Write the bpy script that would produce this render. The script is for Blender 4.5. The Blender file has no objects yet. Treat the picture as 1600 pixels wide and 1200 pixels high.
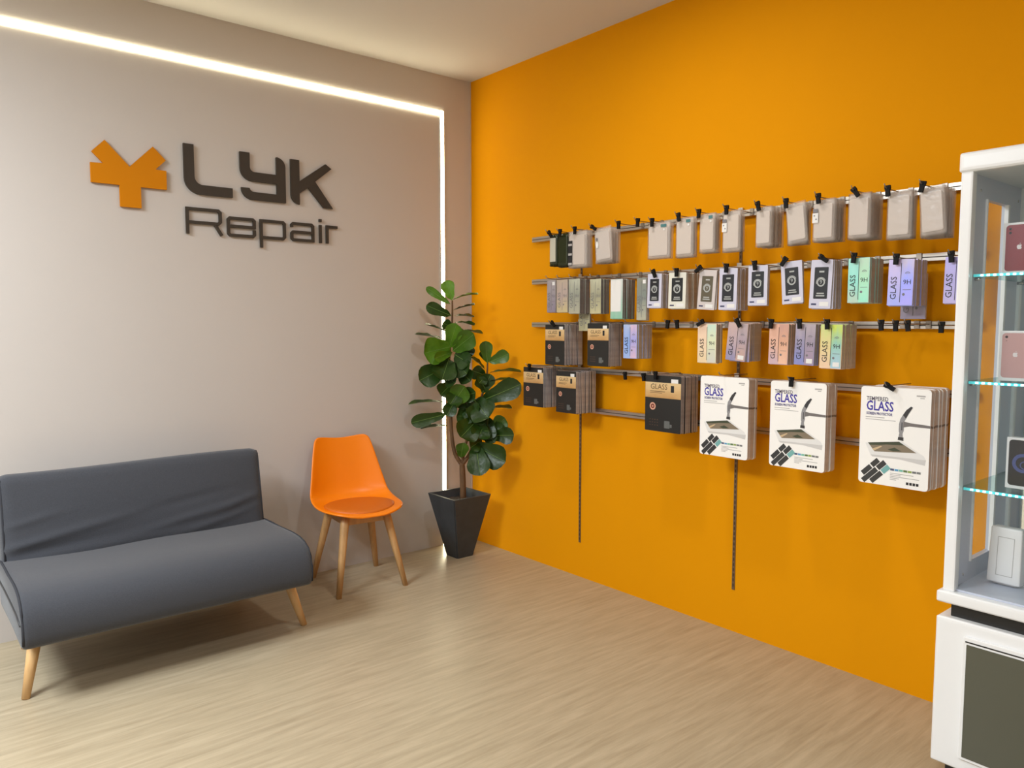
import bpy, bmesh, math, random
from mathutils import Vector, Matrix

random.seed(7)
scene = bpy.context.scene
COL = scene.collection

# ------------------------------------------------------------------ camera
cam_data = bpy.data.cameras.new('camera')
cam_data.sensor_width = 36.0
cam_data.lens = 36.0 * 1197.0 / 1600.0
cam_data.clip_start = 0.05
cam = bpy.data.objects.new('camera', cam_data)
cam.location = (-3.099, -4.146, 1.470)
cam.rotation_euler = (math.radians(90 - 4.49), 0, math.radians(50.2 - 90))
COL.objects.link(cam)
scene.camera = cam

# ------------------------------------------------------------------ world, exposure, ceiling lamps
world = bpy.data.worlds.new('world')
world.use_nodes = True
world.node_tree.nodes['Background'].inputs[0].default_value = (0.8, 0.85, 1.0, 1)
world.node_tree.nodes['Background'].inputs[1].default_value = 0.3
scene.world = world
scene.view_settings.view_transform = 'Standard'
scene.view_settings.look = 'None'
scene.view_settings.gamma = 1.0
scene.view_settings.use_curve_mapping = False
scene.view_settings.exposure = -0.07

CEIL = 3.05
ROOM_X, ROOM_Y = -6.4, -7.0
# lights let into the shop ceiling: x, y, width (square panel) or diameter (round), watts, colour
PANEL_LIGHTS = [(-4.40, -1.60, 1.20, 210, (0.86, 0.94, 1.0))]
DOWNLIGHTS = [
    (-4.60, -3.60, 0.16, 36, (0.92, 0.96, 1.0)),
    (-2.90, -3.50, 0.16, 16, (0.98, 0.97, 0.95)),
    (-1.05, -1.95, 0.16, 14, (1.0, 0.97, 0.92)),
    (-2.80, -5.60, 0.16, 12, (1.0, 0.98, 0.96)),
]
for shape, lst in (('SQUARE', PANEL_LIGHTS), ('DISK', DOWNLIGHTS)):
    for dx, dy, size, watts, colr in lst:
        ld = bpy.data.lights.new('ceiling_lamp', 'AREA')
        ld.shape = shape
        ld.size = size
        ld.energy = watts
        ld.color = colr
        lo = bpy.data.objects.new('ceiling_lamp', ld)
        lo.location = (dx, dy, CEIL - 0.022)
        COL.objects.link(lo)

# ------------------------------------------------------------------ materials
MATS = {}


def srgb(r, g, b):
    def f(c):
        c /= 255.0
        return c / 12.92 if c <= 0.04045 else ((c + 0.055) / 1.055) ** 2.4
    return (f(r), f(g), f(b), 1.0)


def mat(name, rgb, rough=0.5, metal=0.0, spec=0.5, noise=None, bump=None, emit=None, stretch=(1, 1, 1), coat=0.0, sheen=0.0):
    """Principled material; noise = (scale, amount) mottles the colour, bump = (scale, strength)."""
    if name in MATS:
        return MATS[name]
    m = bpy.data.materials.new(name)
    m.use_nodes = True
    nt = m.node_tree
    p = nt.nodes['Principled BSDF']
    c = srgb(*rgb)
    p.inputs['Base Color'].default_value = c
    p.inputs['Roughness'].default_value = rough
    p.inputs['Metallic'].default_value = metal
    p.inputs['Specular IOR Level'].default_value = spec
    p.inputs['Coat Weight'].default_value = coat
    p.inputs['Sheen Weight'].default_value = sheen
    if emit:
        p.inputs['Emission Color'].default_value = srgb(*emit[0])
        p.inputs['Emission Strength'].default_value = emit[1]
    if noise or bump:
        tc = nt.nodes.new('ShaderNodeTexCoord')
        mp = nt.nodes.new('ShaderNodeMapping')
        mp.inputs['Scale'].default_value = stretch
        nt.links.new(tc.outputs['Object'], mp.inputs['Vector'])
    if noise:
        n = nt.nodes.new('ShaderNodeTexNoise')
        n.inputs['Scale'].default_value = noise[0]
        n.inputs['Detail'].default_value = 5
        nt.links.new(mp.outputs['Vector'], n.inputs['Vector'])
        r = nt.nodes.new('ShaderNodeValToRGB')
        a = noise[1]
        r.color_ramp.elements[0].position = 0.3
        r.color_ramp.elements[1].position = 0.7
        r.color_ramp.elements[0].color = tuple(v * (1 - a) for v in c[:3]) + (1,)
        r.color_ramp.elements[1].color = tuple(min(1, v * (1 + a)) for v in c[:3]) + (1,)
        nt.links.new(n.outputs['Fac'], r.inputs['Fac'])
        nt.links.new(r.outputs['Color'], p.inputs['Base Color'])
    if bump:
        n2 = nt.nodes.new('ShaderNodeTexNoise')
        n2.inputs['Scale'].default_value = bump[0]
        n2.inputs['Detail'].default_value = 4
        nt.links.new(mp.outputs['Vector'], n2.inputs['Vector'])
        bn = nt.nodes.new('ShaderNodeBump')
        bn.inputs['Strength'].default_value = bump[1]
        bn.inputs['Distance'].default_value = 0.01
        nt.links.new(n2.outputs['Fac'], bn.inputs['Height'])
        nt.links.new(bn.outputs['Normal'], p.inputs['Normal'])
    MATS[name] = m
    return m


def foil_mat(name, stops, metal=0.25, rough=0.32):
    """printed holographic / metallic foil: iridescent sheen painted in as colours up the card (object Z)."""
    if name in MATS:
        return MATS[name]
    m = bpy.data.materials.new(name)
    m.use_nodes = True
    nt = m.node_tree
    p = nt.nodes['Principled BSDF']
    tc = nt.nodes.new('ShaderNodeTexCoord')
    sx = nt.nodes.new('ShaderNodeSeparateXYZ')
    nt.links.new(tc.outputs['Generated'], sx.inputs['Vector'])
    n = nt.nodes.new('ShaderNodeTexNoise')
    n.inputs['Scale'].default_value = 3.0
    nt.links.new(tc.outputs['Generated'], n.inputs['Vector'])
    ad = nt.nodes.new('ShaderNodeMath')
    ad.operation = 'MULTIPLY_ADD'
    nt.links.new(n.outputs['Fac'], ad.inputs[0])
    ad.inputs[1].default_value = 0.5
    nt.links.new(sx.outputs['Z'], ad.inputs[2])
    sb = nt.nodes.new('ShaderNodeMath')
    sb.operation = 'SUBTRACT'
    sb.inputs[1].default_value = 0.25
    nt.links.new(ad.outputs[0], sb.inputs[0])
    r = nt.nodes.new('ShaderNodeValToRGB')
    els = r.color_ramp.elements
    while len(els) < len(stops):
        els.new(0.5)
    for i, s in enumerate(stops):
        els[i].position = i / max(1, len(stops) - 1)
        els[i].color = srgb(*s)
    nt.links.new(sb.outputs[0], r.inputs['Fac'])
    nt.links.new(r.outputs['Color'], p.inputs['Base Color'])
    p.inputs['Metallic'].default_value = metal
    p.inputs['Roughness'].default_value = rough
    MATS[name] = m
    return m


def clear_mat(name, tint, alpha, rough=0.15, bump=None):
    """clear or frosted plastic / glass film: part see-through, part glossy surface."""
    if name in MATS:
        return MATS[name]
    m = bpy.data.materials.new(name)
    m.use_nodes = True
    nt = m.node_tree
    p = nt.nodes['Principled BSDF']
    p.inputs['Base Color'].default_value = srgb(*tint)
    p.inputs['Roughness'].default_value = rough
    t = nt.nodes.new('ShaderNodeBsdfTransparent')
    t.inputs['Color'].default_value = (1, 1, 1, 1)
    mx = nt.nodes.new('ShaderNodeMixShader')
    mx.inputs[0].default_value = alpha
    out = nt.nodes['Material Output']
    nt.links.new(t.outputs[0], mx.inputs[1])
    nt.links.new(p.outputs[0], mx.inputs[2])
    nt.links.new(mx.outputs[0], out.inputs['Surface'])
    if bump:
        tc = nt.nodes.new('ShaderNodeTexCoord')
        n2 = nt.nodes.new('ShaderNodeTexNoise')
        n2.inputs['Scale'].default_value = bump[0]
        nt.links.new(tc.outputs['Object'], n2.inputs['Vector'])
        bn = nt.nodes.new('ShaderNodeBump')
        bn.inputs['Strength'].default_value = bump[1]
        bn.inputs['Distance'].default_value = 0.004
        nt.links.new(n2.outputs['Fac'], bn.inputs['Height'])
        nt.links.new(bn.outputs['Normal'], p.inputs['Normal'])
    MATS[name] = m
    return m


def glass_mat(name, tint, refl=0.08):
    if name in MATS:
        return MATS[name]
    m = bpy.data.materials.new(name)
    m.use_nodes = True
    nt = m.node_tree
    nt.nodes.remove(nt.nodes['Principled BSDF'])
    t = nt.nodes.new('ShaderNodeBsdfTransparent')
    t.inputs['Color'].default_value = srgb(*tint)
    g = nt.nodes.new('ShaderNodeBsdfGlossy')
    g.inputs['Roughness'].default_value = 0.02
    mx = nt.nodes.new('ShaderNodeMixShader')
    mx.inputs[0].default_value = refl
    nt.links.new(t.outputs[0], mx.inputs[1])
    nt.links.new(g.outputs[0], mx.inputs[2])
    nt.links.new(mx.outputs[0], nt.nodes['Material Output'].inputs['Surface'])
    MATS[name] = m
    return m


def floor_mat():
    m = bpy.data.materials.new('vinyl_floor')
    m.use_nodes = True
    nt = m.node_tree
    p = nt.nodes['Principled BSDF']
    tc = nt.nodes.new('ShaderNodeTexCoord')
    mp = nt.nodes.new('ShaderNodeMapping')
    mp.inputs['Scale'].default_value = (1.3, 16.0, 1.0)
    nt.links.new(tc.outputs['Object'], mp.inputs['Vector'])
    n = nt.nodes.new('ShaderNodeTexNoise')
    n.inputs['Scale'].default_value = 2.2
    n.inputs['Detail'].default_value = 9
    n.inputs['Roughness'].default_value = 0.68
    n.inputs['Distortion'].default_value = 0.4
    nt.links.new(mp.outputs['Vector'], n.inputs['Vector'])
    r = nt.nodes.new('ShaderNodeValToRGB')
    r.color_ramp.elements[0].position = 0.30
    r.color_ramp.elements[0].color = srgb(158, 143, 117)
    r.color_ramp.elements[1].position = 0.66
    r.color_ramp.elements[1].color = srgb(184, 169, 142)
    nt.links.new(n.outputs['Fac'], r.inputs['Fac'])
    nt.links.new(r.outputs['Color'], p.inputs['Base Color'])
    p.inputs['Roughness'].default_value = 0.36
    p.inputs['Specular IOR Level'].default_value = 0.45
    bn = nt.nodes.new('ShaderNodeBump')
    bn.inputs['Strength'].default_value = 0.12
    bn.inputs['Distance'].default_value = 0.004
    nt.links.new(n.outputs['Fac'], bn.inputs['Height'])
    nt.links.new(bn.outputs['Normal'], p.inputs['Normal'])
    MATS['vinyl_floor'] = m
    return m


# ------------------------------------------------------------------ mesh helpers
def link(name, me, parent=None, m=None):
    o = bpy.data.objects.new(name, me)
    COL.objects.link(o)
    if parent is not None:
        o.parent = parent
    if name in ('print_lines', 'print_marks', 'print_blocks', 'slots', 'led_points', 'tag_print'):
        o['kind'] = 'stuff'      # too small to pick apart
    if m is not None and me is not None and not me.materials:
        me.materials.append(m)
    return o


def mesh(name, verts, faces, m=None, smooth=False, mat_ids=None):
    me = bpy.data.meshes.new(name)
    me.from_pydata([tuple(v) for v in verts], [], faces)
    for x in (m if isinstance(m, (list, tuple)) else [m]):
        if x is not None:
            me.materials.append(x)
    if mat_ids:
        for p, i in zip(me.polygons, mat_ids):
            p.material_index = i
    if smooth:
        for p in me.polygons:
            p.use_smooth = True
    me.validate()
    me.update()
    return me


def bm_mesh(name, bm, m=None, smooth=False):
    bmesh.ops.recalc_face_normals(bm, faces=bm.faces[:])
    me = bpy.data.meshes.new(name)
    bm.to_mesh(me)
    bm.free()
    for x in (m if isinstance(m, (list, tuple)) else [m]):
        if x is not None:
            me.materials.append(x)
    if smooth:
        for p in me.polygons:
            p.use_smooth = True
    return me


def add_box(bm, x0, x1, y0, y1, z0, z1, mi=0):
    v = [bm.verts.new(c) for c in ((x0, y0, z0), (x1, y0, z0), (x1, y1, z0), (x0, y1, z0),
                                   (x0, y0, z1), (x1, y0, z1), (x1, y1, z1), (x0, y1, z1))]
    for f in ((0, 3, 2, 1), (4, 5, 6, 7), (0, 1, 5, 4), (1, 2, 6, 5), (2, 3, 7, 6), (3, 0, 4, 7)):
        bm.faces.new([v[i] for i in f]).material_index = mi
    return v


def box_mesh(name, x0, x1, y0, y1, z0, z1, m, bevel=0.0, seg=2):
    bm = bmesh.new()
    add_box(bm, x0, x1, y0, y1, z0, z1)
    if bevel:
        bmesh.ops.bevel(bm, geom=bm.edges[:], offset=bevel, segments=seg, affect='EDGES', profile=0.7)
    return bm_mesh(name, bm, m, smooth=False)


def boxes_mesh(name, boxes, m):
    bm = bmesh.new()
    for b in boxes:
        add_box(bm, *b)
    return bm_mesh(name, bm, m)


def soft_mesh(name, size, r, n, m, warp=None):
    """rounded box on a dense grid; warp(Vector)->Vector shapes it further."""
    hx, hy, hz = (s / 2 for s in size)
    nx, ny, nz = n
    verts, faces, idx = [], [], {}

    def vid(p):
        k = tuple(round(c, 6) for c in p)
        if k not in idx:
            idx[k] = len(verts)
            q = Vector(p)
            inner = Vector((max(-hx + r, min(hx - r, q.x)), max(-hy + r, min(hy - r, q.y)), max(-hz + r, min(hz - r, q.z))))
            d = q - inner
            if d.length > 1e-9:
                q = inner + d.normalized() * r
            verts.append(warp(q) if warp else q)
        return idx[k]

    def ticks(h, k):
        base = [-h, -h + r * 0.35, -h + r] + [-h + r + (2 * h - 2 * r) * i / k for i in range(1, k)] + [h - r, h - r * 0.35, h]
        return base
    tx, ty, tz = ticks(hx, nx), ticks(hy, ny), ticks(hz, nz)
    for (ta, tb, mk, fl) in ((tx, ty, lambda a, b: (a, b, hz), 0), (tx, ty, lambda a, b: (a, b, -hz), 1),
                             (ty, tz, lambda a, b: (hx, a, b), 0), (ty, tz, lambda a, b: (-hx, a, b), 1),
                             (tx, tz, lambda a, b: (a, -hy, b), 0), (tx, tz, lambda a, b: (a, hy, b), 1)):
        for i in range(len(ta) - 1):
            for j in range(len(tb) - 1):
                q = [vid(mk(ta[i], tb[j])), vid(mk(ta[i + 1], tb[j])), vid(mk(ta[i + 1], tb[j + 1])), vid(mk(ta[i], tb[j + 1]))]
                if len(set(q)) == 4:
                    faces.append(q[::-1] if fl else q)
    return mesh(name, verts, faces, m, smooth=True)


def tube_mesh(name, pts, r, m, seg=8, r1=None, smooth=True):
    pts = [Vector(p) for p in pts]
    r1 = r if r1 is None else r1
    verts, faces = [], []
    up = Vector((0, 0, 1))
    n = len(pts)
    for i, p in enumerate(pts):
        t = (pts[min(i + 1, n - 1)] - pts[max(i - 1, 0)]).normalized()
        a = t.cross(up if abs(t.z) < 0.95 else Vector((1, 0, 0))).normalized()
        b = t.cross(a).normalized()
        rr = r + (r1 - r) * i / max(1, n - 1)
        for k in range(seg):
            w = 2 * math.pi * k / seg
            verts.append(p + a * math.cos(w) * rr + b * math.sin(w) * rr)
    for i in range(n - 1):
        for k in range(seg):
            faces.append((i * seg + k, i * seg + (k + 1) % seg, (i + 1) * seg + (k + 1) % seg, (i + 1) * seg + k))
    faces.append(tuple(range(seg))[::-1])
    faces.append(tuple(range((n - 1) * seg, n * seg)))
    me = mesh(name, verts, faces, m, smooth=smooth)
    return me


def prism_xz(name, poly, y0, y1, m):
    """flat outline in the wall plane (x, z), thickness along y."""
    n = len(poly)
    verts = [(x, y0, z) for x, z in poly] + [(x, y1, z) for x, z in poly]
    faces = [tuple(range(n)), tuple(range(2 * n - 1, n - 1, -1))]
    for i in range(n):
        j = (i + 1) % n
        faces.append((i, i + n, j + n, j))
    bm = bmesh.new()
    vs = [bm.verts.new(v) for v in verts]
    for f in faces:
        bm.faces.new([vs[i] for i in f])
    return bm_mesh(name, bm, m)


def stroke_poly(pts, w):
    """outline of a mitred stroke of width w along an open polyline."""
    pts = [Vector((p[0], p[1])) for p in pts]
    left, right = [], []
    for i, p in enumerate(pts):
        if i == 0:
            d = (pts[1] - p).normalized()
            nrm = Vector((-d.y, d.x)) * (w / 2)
        elif i == len(pts) - 1:
            d = (p - pts[i - 1]).normalized()
            nrm = Vector((-d.y, d.x)) * (w / 2)
        else:
            d0 = (p - pts[i - 1]).normalized()
            d1 = (pts[i + 1] - p).normalized()
            n0, n1 = Vector((-d0.y, d0.x)), Vector((-d1.y, d1.x))
            b = (n0 + n1).normalized()
            nrm = b * (w / 2 / max(0.3, b.dot(n0)))
        left.append(p + nrm)
        right.append(p - nrm)
    return left, right


def strokes_xz(name, strokes, w, y0, y1, m):
    bm = bmesh.new()
    for s in strokes:
        L, R = stroke_poly(s, w)
        n = len(L)
        ring = []
        for a, b in zip(L, R):
            ring.append([bm.verts.new((a.x, y0, a.y)), bm.verts.new((b.x, y0, b.y)), bm.verts.new((b.x, y1, b.y)), bm.verts.new((a.x, y1, a.y))])
        for i in range(n - 1):
            for k in range(4):
                bm.faces.new((ring[i][k], ring[i][(k + 1) % 4], ring[i + 1][(k + 1) % 4], ring[i + 1][k]))
        bm.faces.new(ring[0][::-1])
        bm.faces.new(ring[-1])
    return bm_mesh(name, bm, m)


def arc(cx, cz, r, a0, a1, n=6):
    return [(cx + r * math.cos(math.radians(a0 + (a1 - a0) * i / n)), cz + r * math.sin(math.radians(a0 + (a1 - a0) * i / n))) for i in range(n + 1)]


def text_mesh(name, s, size, m, mapper, bold=0.0, xs=1.0):
    """flat lettering from the built-in font, centred; mapper(u, v) -> local point."""
    cu = bpy.data.curves.new('lettering_curve', 'FONT')
    cu.body = s
    cu.size = size
    cu.align_x = 'CENTER'
    cu.align_y = 'CENTER'
    cu.resolution_u = 2
    cu.offset = bold
    ob = bpy.data.objects.new('lettering_curve', cu)
    me = bpy.data.meshes.new_from_object(ob)
    bpy.data.objects.remove(ob)
    bpy.data.curves.remove(cu)
    me.name = name
    for v in me.vertices:
        v.co = mapper(v.co.x * xs, v.co.y)
    me.materials.clear()
    me.materials.append(m)
    return me


def empty(name, loc, label=None, cat=None, group=None, rz=0.0):
    o = bpy.data.objects.new(name, None)
    o.empty_display_size = 0.05
    o.location = loc
    o.rotation_euler = (0, 0, rz)
    COL.objects.link(o)
    if label:
        tag(o, label, cat, group)
    return o


def tag(o, label, cat, group=None):
    o['label'] = label
    o['category'] = cat
    if group:
        o['group'] = group
    return o


def struct(o):
    o['kind'] = 'structure'
    return o


def polys_mesh(name, polys, m, x=-0.0003):
    """flat print on a card that faces -X: polys in card coordinates (u to the reader's right, v up)."""
    verts, faces = [], []
    for pl in polys:
        b = len(verts)
        verts += [(x, -u, v) for u, v in pl]
        faces.append(tuple(range(b, b + len(pl))))
    return mesh(name, verts, faces, m)


def rect(u0, u1, v0, v1):
    return [(u0, v0), (u1, v0), (u1, v1), (u0, v1)]


def disc(u, v, r, n=20, sx=1.0):
    return [(u + r * sx * math.cos(2 * math.pi * i / n), v + r * math.sin(2 * math.pi * i / n)) for i in range(n)]


def ring_polys(u, v, r0, r1, n=20, a0=0, a1=360):
    out = []
    for i in range(n):
        a, b = (math.radians(a0 + (a1 - a0) * k / n) for k in (i, i + 1))
        out.append([(u + r0 * math.cos(a), v + r0 * math.sin(a)), (u + r1 * math.cos(a), v + r1 * math.sin(a)),
                    (u + r1 * math.cos(b), v + r1 * math.sin(b)), (u + r0 * math.cos(b), v + r0 * math.sin(b))])
    return out


def rrect(u0, u1, v0, v1, r, n=4):
    return (arc(u1 - r, v1 - r, r, 0, 90, n) + arc(u0 + r, v1 - r, r, 90, 180, n) +
            arc(u0 + r, v0 + r, r, 180, 270, n) + arc(u1 - r, v0 + r, r, 270, 360, n))


def slab_mesh(name, w, h, t, r, m_front, m_side, top_r=None):
    """card blank: rounded outline, front at X=0 facing -X, top edge at Z=0; slot 0 front/back, slot 1 edges."""
    out = rrect(-w / 2, w / 2, -h, 0, r)
    n = len(out)
    verts = [(0, -u, v) for u, v in out] + [(t, -u, v) for u, v in out]
    faces = [tuple(range(n)), tuple(range(2 * n - 1, n - 1, -1))]
    ids = [0, 0]
    for i in range(n):
        j = (i + 1) % n
        faces.append((i, i + n, j + n, j))
        ids.append(1)
    bm = bmesh.new()
    vs = [bm.verts.new(v) for v in verts]
    for f, k in zip(faces, ids):
        bm.faces.new([vs[i] for i in f]).material_index = k
    return bm_mesh(name, bm, [m_front, m_side])


# hanging stacks, metres: id, kind, look, y left, y right, z top, z bottom, back of the stack, tilt, stopper (y, z)
STACKS = [
    ('a1','pouch','dark',-1.004,-1.070,1.958,1.785,None,0,(-1.019, 1.966)),
    ('a2','pouch','dark2',-1.070,-1.150,1.958,1.777,None,0,(-1.105, 1.972)),
    ('a3','pouch','white',-1.150,-1.294,1.961,1.767,-0.167,0,(-1.218, 1.969)),
    ('a4','pouch','grey',-1.340,-1.461,1.958,1.780,-0.134,5,(-1.339, 1.977)),
    ('a7','pouch','teal',-1.699,-1.838,1.950,1.779,-0.182,0,(-1.74, 1.962)),
    ('a8','pouch','teal',-1.867,-1.969,1.958,1.775,-0.177,0,(-1.895, 1.958)),
    ('a9','pouch','teal',-2.000,-2.086,1.962,1.787,-0.163,0,(-2.005, 1.966)),
    ('a10','pouch','tag',-2.122,-2.216,1.962,1.783,-0.172,0,(-2.153, 1.964)),
    ('a11','pouch','plain',-2.287,-2.363,1.960,1.793,-0.117,0,(-2.306, 1.965)),
    ('a12','pouch','plain',-2.421,-2.511,1.957,1.790,-0.161,6,(-2.435, 1.965)),
    ('a13','pouch','tag',-2.543,-2.636,1.959,1.793,-0.125,0,(-2.573, 1.961)),
    ('a14','pouch','plain',-2.686,-2.775,1.963,1.791,-0.106,0,(-2.718, 1.962)),
    ('a15','pouch','plain',-2.833,-2.924,1.953,1.778,-0.167,0,(-2.841, 1.972)),
    ('a16','pouch','plain',-2.942,-3.029,1.952,1.778,-0.11,5,(-2.962, 1.962)),
    ('b1','holo','lilacgrey',-0.989,-1.057,1.709,1.533,None,0,None),
    ('b2','holo','pinkgold',-1.067,-1.152,1.708,1.532,None,0,None),
    ('b3','holo','sage',-1.162,-1.245,1.708,1.525,-0.143,0,None),
    ('b4','holo','sagegold',-1.320,-1.398,1.701,1.523,-0.148,0,None),
    ('b5','holo','whitemint',-1.465,-1.547,1.694,1.496,-0.119,0,None),
    ('b6','holo','greysage',-1.639,-1.700,1.693,1.489,-0.206,0,None),
    ('b7','screen','lav',-1.707,-1.793,1.708,1.546,-0.163,-1,(-1.753, 1.72)),
    ('b8','screen','white',-1.835,-1.935,1.707,1.541,-0.119,-1,(-1.889, 1.712)),
    ('b9','screen','olive',-2.009,-2.102,1.712,1.536,-0.201,-4,(-2.014, 1.72)),
    ('b10','screen','lav',-2.115,-2.207,1.712,1.531,-0.133,-1,(-2.159, 1.718)),
    ('b11','screen','lav',-2.260,-2.352,1.715,1.548,-0.201,0,(-2.298, 1.723)),
    ('b12','screen','lav',-2.411,-2.504,1.722,1.551,-0.2,4,(-2.437, 1.72)),
    ('b13','screen','lav',-2.546,-2.636,1.721,1.530,-0.144,-2,(-2.597, 1.716)),
    ('b14','holo','mint',-2.697,-2.779,1.719,1.550,-0.1,0,(-2.724, 1.727)),
    ('b15','holo','lilac',-2.850,-2.940,1.704,1.537,-0.107,-1,(-2.881, 1.714)),
    ('b16','holo','lilac2',-3.043,-3.117,1.701,1.541,-0.17,-1,(-3.066, 1.715)),
    ('c1','gold','std',-0.975,-1.130,1.467,1.245,-0.078,0,(-1.047, 1.481)),
    ('c2','gold','std',-1.304,-1.455,1.473,1.252,-0.114,0,None),
    ('c3','holo','blue',-1.555,-1.643,1.467,1.299,-0.099,0,None),
    ('c4','holo','goldwhite',-2.005,-2.105,1.470,1.295,-0.172,0,(-2.034, 1.487)),
    ('c5','holo','lilacpink',-2.168,-2.267,1.473,1.309,-0.107,-5,(-2.22, 1.478)),
    ('c6','holo','peach',-2.368,-2.456,1.470,1.303,-0.161,-1,(-2.383, 1.473)),
    ('c7','holo','lilacgrey2',-2.487,-2.573,1.470,1.305,-0.185,-2,(-2.509, 1.48)),
    ('c8','holo','greengold',-2.594,-2.683,1.468,1.295,-0.102,-1,(-2.626, 1.47)),
    ('d1','gold','std',-0.789,-0.960,1.223,0.999,-0.107,0,(-0.856, 1.233)),
    ('d2','gold','std',-1.065,-1.221,1.214,0.986,-0.068,0,None),
    ('d3','gold','big',-1.701,-1.917,1.224,0.954,-0.088,0,(-1.774, 1.231)),
    ('d4','tempered','w',-2.026,-2.276,1.236,0.879,-0.151,0,None),
    ('d5','tempered','w',-2.381,-2.626,1.234,0.877,-0.133,0,(-2.481, 1.23)),
    ('d6','tempered','w',-2.764,-3.017,1.235,0.867,-0.043,0,(-2.869, 1.248)),
]
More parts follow.
